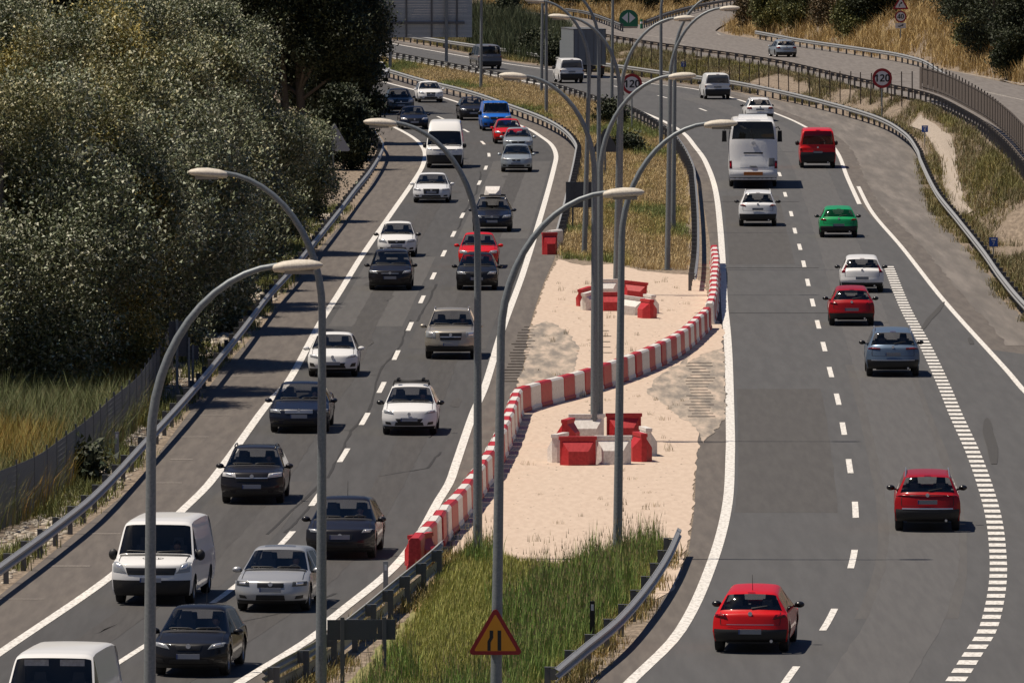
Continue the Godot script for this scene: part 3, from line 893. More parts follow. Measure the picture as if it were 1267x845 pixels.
# ---------------------------------------------------------------- vegetation
func leaf_cluster(n: int, spread: float, leaf: float, cols: Array, sd: int, tint := Color(1, 1, 1)) -> ArrayMesh:
	var r := RandomNumberGenerator.new()
	r.seed = sd
	var st := tool()
	st.set_smooth_group(-1)
	for i in n:
		var p := Vector3(r.randfn(), r.randfn(), r.randfn()) * spread * 0.5
		var b := Basis.from_euler(Vector3(r.randf_range(-1.2, 1.2), r.randf() * TAU, r.randf_range(-0.9, 0.9)))
		var l := leaf * r.randf_range(0.65, 1.35)
		var c: Color = cols[r.randi() % cols.size()] * tint * r.randf_range(0.7, 1.3)
		c.a = 1
		st.set_color(c)
		tri(st, p + b * Vector3(-l * 0.38, 0, 0), p + b * Vector3(l * 0.12, 0.1 * l, l), p + b * Vector3(l * 0.38, 0, l * 0.15))
	return done(st)
func blade_tuft(n: int, h: float, spread: float, w: float, cols: Array, sd: int, head := false, lean := 0.35) -> ArrayMesh:
	var r := RandomNumberGenerator.new()
	r.seed = sd
	var st := tool()
	st.set_smooth_group(-1)
	for i in n:
		var a := r.randf() * TAU
		var p := Vector3(cos(r.randf() * TAU), 0, sin(r.randf() * TAU)) * spread * sqrt(r.randf())
		var hh := h * r.randf_range(0.55, 1.1)
		var d := Vector3(cos(a), 0, sin(a)) * hh * r.randf_range(0.05, lean)
		var s := Vector3(-sin(a), 0, cos(a)).rotated(Vector3.UP, r.randf_range(-1, 1)) * w * r.randf_range(0.7, 1.3)
		var c: Color = cols[r.randi() % cols.size()] * r.randf_range(0.8, 1.2)
		c.a = 1
		st.set_color(c)
		var m := p + d * 0.35 + Vector3(0, hh * 0.6, 0)
		var t := p + d + Vector3(0, hh, 0)
		quad(st, p - s, m - s * 0.8, m + s * 0.8, p + s)
		tri(st, m - s * 0.8, t, m + s * 0.8)
		if head:
			st.set_color(Color(0.34, 0.26, 0.13))
			quad(st, t - s * 1.4, t + Vector3(0, hh * 0.07, 0) - s * 0.5, t + Vector3(0, hh * 0.14, 0), t + s * 1.4)
	return done(st)
func multi(called: String, mesh: Mesh, xfs: Array, cols: Array, m: Material, parent: Node3D) -> MultiMeshInstance3D:
	var mm := MultiMesh.new()
	mm.transform_format = MultiMesh.TRANSFORM_3D
	mm.use_colors = true
	mm.mesh = mesh
	mm.instance_count = xfs.size()
	for i in xfs.size():
		mm.set_instance_transform(i, xfs[i])
		mm.set_instance_color(i, cols[i])
	var o := MultiMeshInstance3D.new()
	o.name = called
	o.multimesh = mm
	o.material_override = m
	parent.add_child(o, true)
	return o
func tree(called: String, label: String, p: Vector3, h: float, rx: float, low: float, n: int, style: String, sd: int, group: String, category := "tree") -> void:
	var r := RandomNumberGenerator.new()
	r.seed = sd
	var root := thing(called, label, category, p, 0, group)
	var lobes := []
	var cy := (h + low) / 2
	var ry := (h - low) / 2
	for i in 26:
		var a := r.randf() * TAU
		var t := r.randf_range(-0.95, 0.95)
		var k := sqrt(1 - t * t) * (0.85 if t > 0 else 1.0)
		var q := r.randf_range(0.62, 0.95) if style != "dark" else r.randf_range(0.55, 1.2)
		lobes.append([Vector3(cos(a) * k * rx * q, cy + t * ry * 0.9, sin(a) * k * rx * q), rx * r.randf_range(0.2, 0.38)])
	lobes.append([Vector3(0, cy, 0), rx * 0.6])
	lobes.append([Vector3(0, h - rx * 0.3, 0), rx * 0.32])
	var st := tool()
	var top := Vector3(r.randf_range(-0.3, 0.3), h * 0.8, r.randf_range(-0.3, 0.3))
	tube(st, [Vector3(0, -0.2, 0), Vector3(0.1, h * 0.2, 0), Vector3(-0.1, h * 0.45, 0.1), top], [h * 0.022, h * 0.018, h * 0.012, h * 0.004], 8)
	put("trunk", done(st), M.bark, root)
	for i in 12:
		var lb: Array = lobes[i]
		var s0 := Vector3(0, clampf(lb[0].y * 0.6, h * 0.08, h * 0.7), 0)
		st = tool()
		tube(st, [s0, s0.lerp(lb[0], 0.5) + Vector3(0, 0.2, 0), lb[0]], [h * 0.009, h * 0.006, h * 0.002], 5)
		put("limb", done(st), M.bark, root)
	var cl: Array = M["cl_" + ("silver" if style == "autumn" else style)]
	st = tool()
	for i in n:
		var lb: Array = lobes[r.randi() % lobes.size()]
		var d := Vector3(r.randfn(), r.randfn(), r.randfn()).normalized()
		var q: Vector3 = lb[0] + d * Vector3(1, 0.85, 1) * lb[1] * (0.5 + 0.62 * pow(r.randf(), 0.55))
		if q.y < 0.15: q.y = r.randf_range(0.15, 0.9)
		var k := r.randi() % 3
		if style == "autumn" and noise.get_noise_3d(q.x * 6 + sd, q.y * 6, q.z * 6) > -0.02: k = 4 + r.randi() % 2
		elif noise.get_noise_3d(q.x * 5, q.y * 5 + sd, q.z * 5) > 0.2: k = 3
		st.append_from(cl[k], 0, Transform3D(Basis.from_euler(Vector3(r.randf() * 0.8 - 0.4, r.randf() * TAU, r.randf() * 0.8 - 0.4)).scaled(Vector3.ONE * r.randf_range(0.75, 1.3)), q))
	put("crown", st.commit(), M.leaf if style in ["silver", "autumn"] else M.leaf_dull, root)
func scatter(called: String, px: Array, h: float, dens: float, meshes: Array, smin: float, smax: float, sd: int, tint: Callable, use_h := true) -> void:
	var r := RandomNumberGenerator.new()
	r.seed = sd
	var poly := PackedVector2Array()
	for i in range(0, px.size(), 2):
		var p := G(px[i], px[i + 1], h)
		poly.append(Vector2(p.x, p.z))
	spread(called, poly, dens, meshes, smin, smax, r, tint, use_h)
func spread(called: String, poly: PackedVector2Array, dens: float, meshes: Array, smin: float, smax: float, r: RandomNumberGenerator, tint: Callable, use_h := true) -> void:
	var lo := poly[0]; var hi := poly[0]
	var area := 0.0
	for i in poly.size():
		lo = lo.min(poly[i]); hi = hi.max(poly[i])
		area += poly[i].cross(poly[(i + 1) % poly.size()]) / 2
	var n := int(absf(area) * dens)
	var buckets := []
	for m in meshes: buckets.append([[], []])
	var got := 0; var tries := 0
	while got < n and tries < n * 40:
		tries += 1
		var q := Vector2(r.randf_range(lo.x, hi.x), r.randf_range(lo.y, hi.y))
		if not Geometry2D.is_point_in_polygon(q, poly): continue
		got += 1
		var c: Color = tint.call(q, r)
		if c.a < 0.5: continue
		var k := r.randi() % meshes.size()
		var s := r.randf_range(smin, smax)
		buckets[k][0].append(Transform3D(Basis(Vector3.UP, r.randf() * TAU).scaled(Vector3(s, s * r.randf_range(0.8, 1.2), s)), Vector3(q.x, hgt(q.x, q.y) if use_h else 0.0, q.y)))
		buckets[k][1].append(c)
	for k in meshes.size():
		if buckets[k][0].size() == 0: continue
		var o := multi(numbered(called), meshes[k], buckets[k][0], buckets[k][1], M.blade, self)
		o.set_meta("kind", "stuff")
		o.set_meta("label", GRASS_LABEL[called])
		o.set_meta("category", "stones" if called in ["gravel", "pebbles"] else "grass")
const GRASS_LABEL := {"reeds": "tall green and yellow reeds below the silver trees", "green_grass": "tall green grass with seed heads at the near median", "dry_grass": "dry straw grass in the median between the carriageways", "bank_grass": "sparse dry weeds on the bank right of the motorway", "hill_grass": "long golden dry grass on the hillside by the slip road", "bank_reeds": "dark green reeds on the bank behind the grey minivan", "pebbles": "small loose stones strewn over the sand median", "gravel": "pale stones under the left guardrail", "verge_weeds": "low weeds at the foot of the guardrails"}
func vegetation() -> void:
	var kinds := {
		"silver": [[Color(0.08, 0.098, 0.042), Color(0.115, 0.13, 0.06), Color(0.09, 0.105, 0.05), Color(0.2, 0.21, 0.14), Color(0.34, 0.345, 0.26), Color(0.15, 0.155, 0.085)], 0.108],
		"dark": [[Color(0.018, 0.026, 0.01), Color(0.028, 0.038, 0.014), Color(0.04, 0.05, 0.02)], 0.15],
		"olive": [[Color(0.1, 0.11, 0.03), Color(0.14, 0.135, 0.04), Color(0.07, 0.08, 0.025)], 0.15],
		"rust": [[Color(0.15, 0.1, 0.05), Color(0.12, 0.085, 0.05), Color(0.09, 0.075, 0.035)], 0.14]}
	for k in kinds:
		var v := []
		var tints := [Color(1, 1, 1), Color(0.8, 0.88, 0.8), Color(1.15, 1.12, 1.05), Color(1.15, 1.05, 0.75), Color(1.6, 1.2, 0.42), Color(1.35, 1.1, 0.5)]
		for i in tints.size(): v.append(leaf_cluster(25 if k == "silver" else 16, 0.55, kinds[k][1], kinds[k][0], 3 + i, tints[i]))
		M["cl_" + k] = v
	var gr := "silver-leaved trees along the left of the motorway"
	var T := [
		[[5, 500], 10.8, 4.6, 0.2, 4800, "silver", "silver-leaved tree at the left edge behind the reeds"],
		[[88, 486], 10.4, 4.1, 0.1, 6000, "autumn", "tree with yellowing leaves in the middle of the silver grove"],
		[[152, 452], 10.9, 4.1, 0.1, 4800, "silver", "broad silver-leaved tree right of the yellowing one"],
		[[190, 409], 10.4, 3.8, 0.1, 5400, "silver", "silver-leaved tree above the shaded guardrail, mid grove"],
		[[100, 410], 12.0, 5.0, 0.5, 5200, "autumn", "tall tree with some yellow leaves behind the front row, left"],
		[[172, 380], 12.4, 5.0, 0.5, 5400, "silver", "tallest silver-leaved tree at the back of the grove"],
		[[240, 344], 10.4, 3.8, 0.1, 5200, "silver", "silver-leaved tree at the right end of the grove's crown"],
		[[356, 274], 5.0, 2.2, 0.0, 4200, "silver", "small silver-leaved tree half covering the pale triangular sign back"],
		[[255, 314], 11.2, 4.2, 0.3, 4800, "silver", "silver-leaved tree behind the right end of the grove"],
		[[10, 380], 12.6, 5.0, 0.5, 5200, "silver", "silver-leaved tree behind the grove at far left"],
		[[262, 412], 3.0, 1.3, 0.0, 1500, "silver", "bright silver bush beside the grey sign backs"]]
	for i in T.size():
		var t: Array = T[i]
		tree("silver_poplar", t[6], G(t[0][0], t[0][1]), t[1], t[2], t[3], t[4], t[5], 100 + i, gr)
	var ub := [[296, 392, 3.2, 1.2, "leafy bush at the guardrail below the grove, nearest the sign backs"], [322, 360, 3.6, 1.3, "leafy bush at the guardrail under the right side of the grove"], [342, 330, 3.4, 1.3, "leafy bush at the guardrail beside the dark people carrier"], [362, 302, 3.0, 1.2, "leafy bush at the guardrail in front of the small silver tree"], [252, 436, 2.2, 0.8, "low leafy bush beside the grey sign backs"]]
	for i in ub.size():
		tree("roadside_bush", ub[i][4], G(ub[i][0], ub[i][1]) + Vector3(-0.9, 0, 0), ub[i][2], ub[i][3], 0.0, 1100, "silver", 130 + i, "bushes between grove and guardrail", "bush")
	gr = "dark evergreen trees beyond the grove"
	var D := [[[400, 178], 13.5, 3.0, 0.2, 6500, "dark evergreen tree beside the blue-grey crossover, right end"], [[370, 196], 14.5, 4.2, 0.5, 7000, "tall dark evergreen tree behind the pale triangular sign back"], [[350, 196], 14.0, 4.6, 1.0, 6000, "dark evergreen tree behind the tops of the silver trees"], [[404, 140], 13.5, 3.6, 0.5, 5500, "dark evergreen tree left of the large sign back"], [[428, 196], 7.0, 1.5, 0.0, 2200, "low dark evergreen beside the far end of the left guardrail"], [[424, 210], 4.5, 1.2, 0.0, 1800, "low dark evergreen right of the pale triangular sign back"], [[80, 215], 15.5, 6.0, 1.0, 6500, "dark tree above the grove at upper left"], [[-10, 230], 16.0, 6.0, 1.0, 6500, "dark tree at the top left corner"], [[160, 170], 13.0, 5.0, 1.0, 4200, "dark tree peeking over the grove between the lighter crowns"]]
	for i in D.size():
		var t: Array = D[i]
		tree("evergreen_tree", t[5], G(t[0][0], t[0][1]), t[1], t[2], t[3], t[4], "dark", 200 + i, gr)
	tree("leafy_tree", "lighter green tree at the top between the dark trees", G(255, 150), 11.5, 4.6, 1.0, 4600, "olive", 230, "trees far behind the grove")
	# right-hand hillside
	var hb := [[965, 36, 5.0, 2.5, "olive", "round olive green bush above the silver car on slip road"], [1000, 34, 4.5, 2.2, "olive", "yellow green bush next to the round olive one"], [932, 34, 3.2, 1.4, "rust", "bare brown bush at the left end of the bushes"], [1035, 36, 3.4, 2.0, "rust", "reddish brown bush between the green ones"], [1062, 44, 3.0, 1.9, "olive", "green shrub left of the sign post"], [1085, 30, 3.6, 2.2, "dark", "dark green shrub right behind the sign post"], [1232, 66, 8.0, 3.4, "dark", "large dark tree at the right edge above the slip road"], [1195, 28, 6.5, 3.0, "dark", "dark tree left of the large one at the right edge"], [1262, 92, 5.5, 2.0, "dark", "dark bush at the right edge just above the road"], [1215, 60, 5.0, 2.2, "olive", "greyish green tree in front of the dark ones"], [1030, 8, 5, 2.6, "olive", "green bush at the top behind the reddish one"], [1100, 10, 5, 2.6, "rust", "brown bush at the top behind the warning sign"], [1150, 6, 5, 2.4, "rust", "dry brown bush at the top right of the warning sign"]]
	for i in hb.size():
		var t: Array = hb[i]
		var p := hit(t[0], t[1])
		tree("hillside_bush", t[5], p, t[2], t[3], 0.0, 2000, t[4], 300 + i, "bushes and trees on the hillside", "bush")
	for i in 9:
		var p := hit([690, 722, 750, 790, 826, 860, 640, 672, 770][i], 9 - (i % 3) * 3)
		tree("far_shrub", "dark shrub on the bank behind the green exit marker", p, 3.0, 1.8, 0.0, 900, "dark", 340 + i, "dark shrubs above the far bank", "bush")
	var mb := [[756, 156, 1.5, 0.6, "dark green bush round the lamp post left of the 120 sign"], [776, 190, 0.8, 0.6, "green bush right of the dark triangular sign back"]]
	for i in mb.size():
		tree("median_bush", mb[i][4], G(mb[i][0], mb[i][1]), mb[i][2], mb[i][3], 0.0, 420, "dark", 370 + i, "bushes in the median", "bush")
	for i in 3:
		var p := G([628, 664, 690][i], [36, 66, 72][i], 0.6)
		p.y = hgt(p.x, p.z)
		tree("bank_shrub", ["round green shrub on the bank above the grey minivan", "dark green shrub on the bank left of the lorry", "low green shrub on the bank beside the lorry"][i], p, [3.0, 2.4, 1.8][i], 1.2, 0.0, 700, "dark", 390 + i, "shrubs on the bank behind the far carriageway", "bush")
	tree("median_bush", "small dark bush at the wire fence by the left guardrail", G(100, 600), 0.9, 0.3, 0.0, 160, "dark", 420, "bushes in the median")
	# grasses
	var reed := [blade_tuft(14, 1.15, 0.35, 0.008, [Color(0.12, 0.15, 0.045), Color(0.16, 0.17, 0.06), Color(0.22, 0.18, 0.08)], 11, false, 0.6), blade_tuft(14, 0.9, 0.35, 0.008, [Color(0.18, 0.18, 0.06), Color(0.1, 0.13, 0.045), Color(0.13, 0.15, 0.055)], 12, false, 0.6)]
	scatter("reeds", [-220,470, 60,452, 180,448, 196,452, 186,500, 170,528, 136,558, 100,590, 60,622, 20,648, -80,690, -220,720], 0, 20, reed, 0.7, 1.25, 21, func(q, r): return (Color(1.9, 1.3, 0.7) if noise.get_noise_2d(q.x * 5, q.y * 1.5) > 0.12 else Color(1, 1, 1)) * r.randf_range(0.7, 1.2) + Color(0, 0, 0, 1))
	var green := [blade_tuft(14, 0.75, 0.22, 0.008, [Color(0.13, 0.23, 0.04), Color(0.16, 0.26, 0.05), Color(0.22, 0.28, 0.07)], 13, false, 0.3), blade_tuft(7, 0.95, 0.22, 0.006, [Color(0.12, 0.17, 0.04), Color(0.2, 0.2, 0.07)], 33, true, 0.25), blade_tuft(14, 0.5, 0.25, 0.008, [Color(0.14, 0.23, 0.045), Color(0.24, 0.29, 0.08), Color(0.11, 0.19, 0.04)], 14)]
	var low := [blade_tuft(16, 0.28, 0.22, 0.008, [Color(0.34, 0.34, 0.09), Color(0.4, 0.37, 0.12), Color(0.26, 0.29, 0.07)], 15)]
	var gp := [556,706, 570,692, 600,684, 640,700, 690,706, 740,694, 790,678, 822,676, 812,705, 784,745, 744,790, 684,838, 624,900, 544,960, 380,960, 436,880, 480,826, 520,770]
	scatter("green_grass", gp, 0, 15, green, 0.6, 1.25, 22, func(q, r): return Color(1, 1, 1) * r.randf_range(0.85, 1.15) + Color(0, 0, 0, 1) if noise.get_noise_2d(q.x * 11, q.y * 1.6) > lerpf(-0.35, 0.7, exp(-pow((q.x - lerpf(1.0, -2.4, clampf((q.y + 245) / 45, 0, 1))) / 1.7, 2.0) - pow((q.y + 217) / 17.0, 2.0))) else Color(0, 0, 0, 0), false)
	scatter("green_grass", gp, 0, 40, low, 0.7, 1.3, 23, func(q, r): return Color(1, 1, 1, 1), false)
	var straw := [Color(0.56, 0.42, 0.2), Color(0.46, 0.34, 0.16), Color(0.62, 0.5, 0.28)]
	var dry := [blade_tuft(14, 0.28, 0.28, 0.012, straw, 16, false, 0.8), blade_tuft(12, 0.4, 0.28, 0.012, straw, 17, true, 0.6)]
	var dp := [692,320, 704,275, 714,235, 722,205, 718,180, 700,160, 650,140, 580,115, 500,96, 470,88, 470,74, 540,85, 640,105, 740,130, 780,150, 815,168, 834,190, 846,215, 851,260, 851,335, 800,334, 760,326]
	scatter("dry_grass", dp, 0, 9, dry, 0.6, 1.2, 24, func(q, r):
		var v := noise.get_noise_2d(q.x * 4, q.y * 0.9)
		return (Color(0.35, 0.55, 0.3) if v > 0.22 else Color(0.8, 0.85, 0.6) if v > 0.05 else Color(1, 1, 1)) * r.randf_range(0.75, 1.15) + Color(0, 0, 0, 1))
	var br := [blade_tuft(12, 1.5, 0.4, 0.02, [Color(0.06, 0.085, 0.03), Color(0.09, 0.1, 0.04), Color(0.05, 0.07, 0.03)], 41, false, 0.4)]
	scatter("bank_reeds", [584,26, 640,38, 700,50, 700,72, 640,68, 584,52], 0.5, 4, br, 0.8, 1.4, 42, func(q, r): return Color(1, 1, 1) * r.randf_range(0.7, 1.2) + Color(0, 0, 0, 1))
	# banks between motorway and slip road
	var bank := PackedVector2Array()
	var z := 330.0
	while z < 930: bank.append(Vector2(at(RB, z) + 0.9, -z)); z += 20
	while z > 330:
		z -= 20
		bank.append(Vector2(maxf(at(R1, z), at(RB, z) + (6.0 if z < 420 else 1.2)) - 0.5, -z))
	var r := RandomNumberGenerator.new()
	r.seed = 25
	var weed := [blade_tuft(12, 0.35, 0.3, 0.012, [Color(0.3, 0.235, 0.12), Color(0.2, 0.18, 0.085), Color(0.36, 0.28, 0.15)], 18, false, 0.9), blade_tuft(12, 0.45, 0.25, 0.012, [Color(0.17, 0.15, 0.065), Color(0.2, 0.16, 0.08), Color(0.13, 0.13, 0.05)], 19, false, 0.7)]
	var ca := curve([1126,160, 1146,172, 1164,200, 1168,230, 1176,252, 1190,268])
	var cb := curve([1138,159, 1164,175, 1180,192, 1188,230, 1197,256, 1208,273])
	spread("bank_grass", bank, 9, weed, 0.6, 1.3, r, func(q, rr):
		var zz: float = -q.y
		if zz > ca[0].x - 2 and zz < ca[-1].x + 2 and q.x > at(ca, zz) - 0.1 and q.x < at(cb, zz) + 0.1: return Color(0, 0, 0, 0)
		var v := noise.get_noise_2d(q.x * 5, q.y * 1.3)
		return Color(1, 1, 1, 1.0 if v > -0.2 else 0.0) if v < 0.2 else Color(0.95, 1.0, 0.65))
	var hill := PackedVector2Array()
	for i in range(15, 22): hill.append(FAR_EDGE[i] + Vector2(1.0, -2.5))
	hill.append_array([Vector2(62, -640), Vector2(62, -900), Vector2(36, -960)])
	var gold := [blade_tuft(14, 0.8, 0.4, 0.016, [Color(0.52, 0.38, 0.16), Color(0.44, 0.31, 0.12), Color(0.58, 0.43, 0.2)], 31, false, 0.7), blade_tuft(12, 1.0, 0.4, 0.016, [Color(0.46, 0.33, 0.13), Color(0.4, 0.28, 0.12)], 32, false, 0.9)]
	r.seed = 26
	spread("hill_grass", hill, 3.2, gold, 0.7, 1.6, r, func(q, rr): return Color(1, 1, 1) * rr.randf_range(0.75, 1.1) + Color(0, 0, 0, 1) if noise.get_noise_2d(q.x * 6, q.y * 2) > -0.25 else Color(0, 0, 0, 0))
	var hill2 := PackedVector2Array()
	for i in range(0, 8): hill2.append(FAR_EDGE[i] + Vector2(0, -3))
	hill2.append_array([Vector2(14, -990), Vector2(-30, -1060)])
	r.seed = 27
	spread("hill_grass", hill2, 2.5, gold, 0.7, 1.4, r, func(q, rr): return Color(0.95, 0.95, 0.95) * rr.randf_range(0.75, 1.1) + Color(0, 0, 0, 1))
	# stones below the left guardrail
	var stone := SphereMesh.new()
	stone.radius = 0.09; stone.height = 0.12; stone.radial_segments = 6; stone.rings = 3
	var sp := PackedVector2Array()
	for zz in range(225, 460, 10): sp.append(Vector2(at(LA, zz) - 0.25, -zz))
	for zz in range(450, 224, -10): sp.append(Vector2(at(LA, zz) - 1.9, -zz))
	r.seed = 28
	spread("gravel", sp, 9, [stone], 0.4, 1.5, r, func(q, rr): return Color(0.42, 0.37, 0.3) * rr.randf_range(0.6, 1.2) + Color(0, 0, 0, 1), false)
	var pebble := PackedVector2Array()
	var pbx := [700,332, 850,345, 862,400, 850,560, 842,680, 700,695, 590,690, 640,520, 665,410]
	for i in range(0, pbx.size(), 2):
		var pp := G(pbx[i], pbx[i + 1])
		pebble.append(Vector2(pp.x, pp.z))
	spread("pebbles", pebble, 2.2, [stone], 0.15, 0.55, r, func(q, rr): return Color(0.4, 0.32, 0.25) * rr.randf_range(0.25, 1.2) + Color(0, 0, 0, 1), false)
	spread("verge_weeds", pebble, 0.12, weed, 0.25, 0.6, r, func(q, rr): return Color(0.8, 0.75, 0.6), false)
	r.seed = 29
	spread("verge_weeds", sp, 9, weed, 0.5, 1.2, r, func(q, rr): return Color(0.8, 1, 0.6, 1.0 if noise.get_noise_2d(q.x * 8, q.y * 3) > -0.08 else 0.0), false)
	for e in [[RA, -0.15, -1.1], [LB, 0.2, 1.4]]:
		var vq := PackedVector2Array()
		for zz in range(195, 240, 5): vq.append(Vector2(at(e[0], zz) + e[1], -zz))
		for zz in range(240, 194, -5): vq.append(Vector2(at(e[0], zz) + e[2], -zz))
		spread("verge_weeds", vq, 14, weed, 0.4, 0.9, r, func(q, rr): return Color(1.2, 1.1, 0.8, 1.0 if noise.get_noise_2d(q.x * 12, q.y * 4) > -0.15 else 0.0), false)
	var vr := PackedVector2Array()
	for zz in range(300, 540, 10): vr.append(Vector2(at(RB, zz) - 0.1, -zz))
	for zz in range(530, 299, -10): vr.append(Vector2(at(RB, zz) + 1.0, -zz))
	spread("verge_weeds", vr, 7, weed, 0.5, 1.1, r, func(q, rr): return Color(1, 1, 0.8, 1.0 if noise.get_noise_2d(q.x * 8, q.y * 3) > -0.1 else 0.0), false)
# ---------------------------------------------------------------- vehicles
var V := {}       # the vehicle being built: outline points, sizes
func profile(kind: String, L: float, H: float, clr: float) -> Array:
	var k: Array = {
		#        hf    cowl t,z   ws top t  z    peak  roof rear t,z  window bottom t,z  tail t,z
		"hatch": [0.51, 0.235, 0.655, 0.43, 0.96, 0.54, 0.865, 0.925, 0.955, 0.665, 0.982, 0.61],
		"sedan": [0.50, 0.265, 0.65, 0.43, 0.965, 0.53, 0.70, 0.945, 0.83, 0.715, 0.97, 0.68],
		"estate": [0.50, 0.25, 0.65, 0.41, 0.965, 0.52, 0.885, 0.945, 0.962, 0.665, 0.984, 0.61],
		"suv": [0.57, 0.25, 0.665, 0.40, 0.965, 0.52, 0.88, 0.945, 0.958, 0.665, 0.982, 0.62],
		"mpv": [0.50, 0.2, 0.63, 0.40, 0.96, 0.55, 0.90, 0.94, 0.965, 0.64, 0.985, 0.59],
		"small_van": [0.50, 0.2, 0.6, 0.345, 0.955, 0.5, 0.965, 0.965, 0.988, 0.6, 0.992, 0.55],
		"van": [0.50, 0.155, 0.585, 0.285, 0.955, 0.45, 0.972, 0.965, 0.99, 0.58, 0.993, 0.52],
		"minibus": [0.50, 0.17, 0.58, 0.3, 0.955, 0.5, 0.955, 0.955, 0.985, 0.6, 0.992, 0.54],
		"tall_van": [0.42, 0.135, 0.475, 0.235, 0.80, 0.45, 0.975, 0.975, 0.992, 0.56, 0.994, 0.5],
		"bus": [0.30, 0.012, 0.36, 0.03, 0.92, 0.5, 0.962, 0.985, 0.982, 0.70, 0.99, 0.42]}[kind]
	var o := [
		Vector2(0.12, clr), Vector2(0.03, clr + 0.1), Vector2(0.0, H * 0.3), Vector2(0.025, H * 0.4), Vector2(0.08, H * k[0]),
		Vector2(0.075 * L * minf(1, k[1] * 5), H * (k[0] + 0.045)), Vector2(L * k[1] * 0.62 + 0.05, H * lerpf(k[0] + 0.045, k[2], 0.62)), Vector2(L * k[1], H * k[2]),
		Vector2(L * k[3], H * k[4]), Vector2(L * lerpf(k[3], k[5], 0.45), H * lerpf(k[4], 1.0, 0.75)), Vector2(L * k[5], H),
		Vector2(L * k[6], H * k[7]), Vector2(L * k[8], H * k[9]), Vector2(L * k[10], H * k[11]),
		Vector2(L - 0.03, H * 0.45), Vector2(L, H * 0.34), Vector2(L - 0.04, clr + 0.14), Vector2(L - 0.2, clr + 0.06)]
	if kind == "tall_van":   # high roof rises again behind the windscreen
		o[9] = Vector2(L * 0.33, H * 0.97)
	if kind == "bus":
		o[5] = Vector2(0.06, H * 0.33); o[6] = Vector2(0.1, H * 0.345)
		o[14] = Vector2(L - 0.02, H * 0.3); o[15] = Vector2(L, H * 0.2)
	return o
func O(v: float) -> Vector2:
	var o: Array = V.o
	var i := clampi(int(v), 0, o.size() - 2)
	var t := v - i
	var a: Vector2 = o[i]; var b: Vector2 = o[i + 1]
	var m0: Vector2 = (b - o[maxi(i - 1, 0)]) * 0.32
	var m1: Vector2 = (o[mini(i + 2, o.size() - 1)] - a) * 0.32
	# keep corners at cowl, roof edges and tail
	if i in [7, 12]: m0 = (b - a) * 0.9
	if i in [6, 11]: m1 = (b - a) * 0.9
	if m0.length() > (b - a).length(): m0 = m0.normalized() * (b - a).length()
	if m1.length() > (b - a).length(): m1 = m1.normalized() * (b - a).length()
	var t2 := t * t; var t3 := t2 * t
	return a * (2 * t3 - 3 * t2 + 1) + m0 * (t3 - 2 * t2 + t) + b * (-2 * t3 + 3 * t2) + m1 * (t3 - t2)
func hw(z: float) -> float:
	var q: float = z / V.H
	var t: Array = V.wt
	if q <= t[0].x: return t[0].y * V.W / 2
	for i in t.size() - 1:
		if q <= t[i + 1].x: return lerpf(t[i].y, t[i + 1].y, (q - t[i].x) / (t[i + 1].x - t[i].x)) * V.W / 2
	return t[-1].y * V.W / 2
func S(u: float, v: float) -> Vector3:     # body shell: u across, v along the outline
	var p := O(v)
	var w := hw(p.y)
	var au := absf(u)
	var t := p.x
	var L: float = V.L
	t += V.cf * pow(au, 3.2) * clampf(1 - p.x / (0.22 * L), 0, 1)
	t -= V.cr * pow(au, 3.2) * clampf(1 - (L - p.x) / (0.16 * L), 0, 1)
	var ws := clampf(1 - absf(v - 7.5) / 1.6, 0, 1)
	t += 0.16 * V.cv * au * au * ws
	var rw := clampf(1 - absf(v - 11.5) / 1.4, 0, 1)
	t -= 0.1 * V.cv * au * au * rw
	var topw := clampf((v - 4.0) / 1.0, 0, 1) * clampf((13.4 - v) / 1.0, 0, 1)
	var z: float = p.y - topw * (0.035 * V.cv * au * au + 0.05 * pow(maxf(0, au - 0.8) / 0.2, 2))
	return Vector3(u * w, z, V.t0 - t)
func N(u: float, v: float) -> Vector3:
	var e := 0.02
	return (S(u + e, v) - S(u - e, v)).cross(S(u, v + e) - S(u, v - e)).normalized()
func shell_patch(called: String, c: Array, m: Material, parent: Node3D, lift := 0.008, nu := 10, nv := 5) -> MeshInstance3D:
	# c: four (u, v) corners in order; a lamp, grille or trim set on the shell
	var st := tool()
	st.set_smooth_group(0)
	var rows := []
	for j in nv + 1:
		var r := []
		for i in nu + 1:
			var a := Vector2(c[0][0], c[0][1]).lerp(Vector2(c[1][0], c[1][1]), float(i) / nu)
			var b := Vector2(c[3][0], c[3][1]).lerp(Vector2(c[2][0], c[2][1]), float(i) / nu)
			var q := a.lerp(b, float(j) / nv)
			var edge := nv > 1 and (i == 0 or j == 0 or i == nu or j == nv)
			r.append(S(q.x, q.y) + N(q.x, q.y) * (lift + 0.006 if not edge else 0.007))
		rows.append(r)
	for j in nv:
		for i in nu: quad(st, rows[j][i], rows[j][i + 1], rows[j + 1][i + 1], rows[j + 1][i])
	return put(called, done(st), m, parent)
func both(called: String, c: Array, m: Material, parent: Node3D, lift := 0.01) -> void:
	shell_patch(called, c, m, parent, lift)
	var d := []
	for q in c: d.append([-q[0], q[1]])
	shell_patch(called, d, m, parent, lift)
func interp_edge(arr: Array, key: int, x: float, want: int) -> float:
	for i in arr.size() - 1:
		var a: float = arr[i][key]; var b: float = arr[i + 1][key]
		if (a <= x and x <= b) or (b <= x and x <= a):
			if absf(b - a) < 1e-6: return arr[i][want]
			return lerpf(arr[i][want], arr[i + 1][want], (x - a) / (b - a))
	return arr[0][want] if absf(x - arr[0][key]) < absf(x - arr[-1][key]) else arr[-1][want]
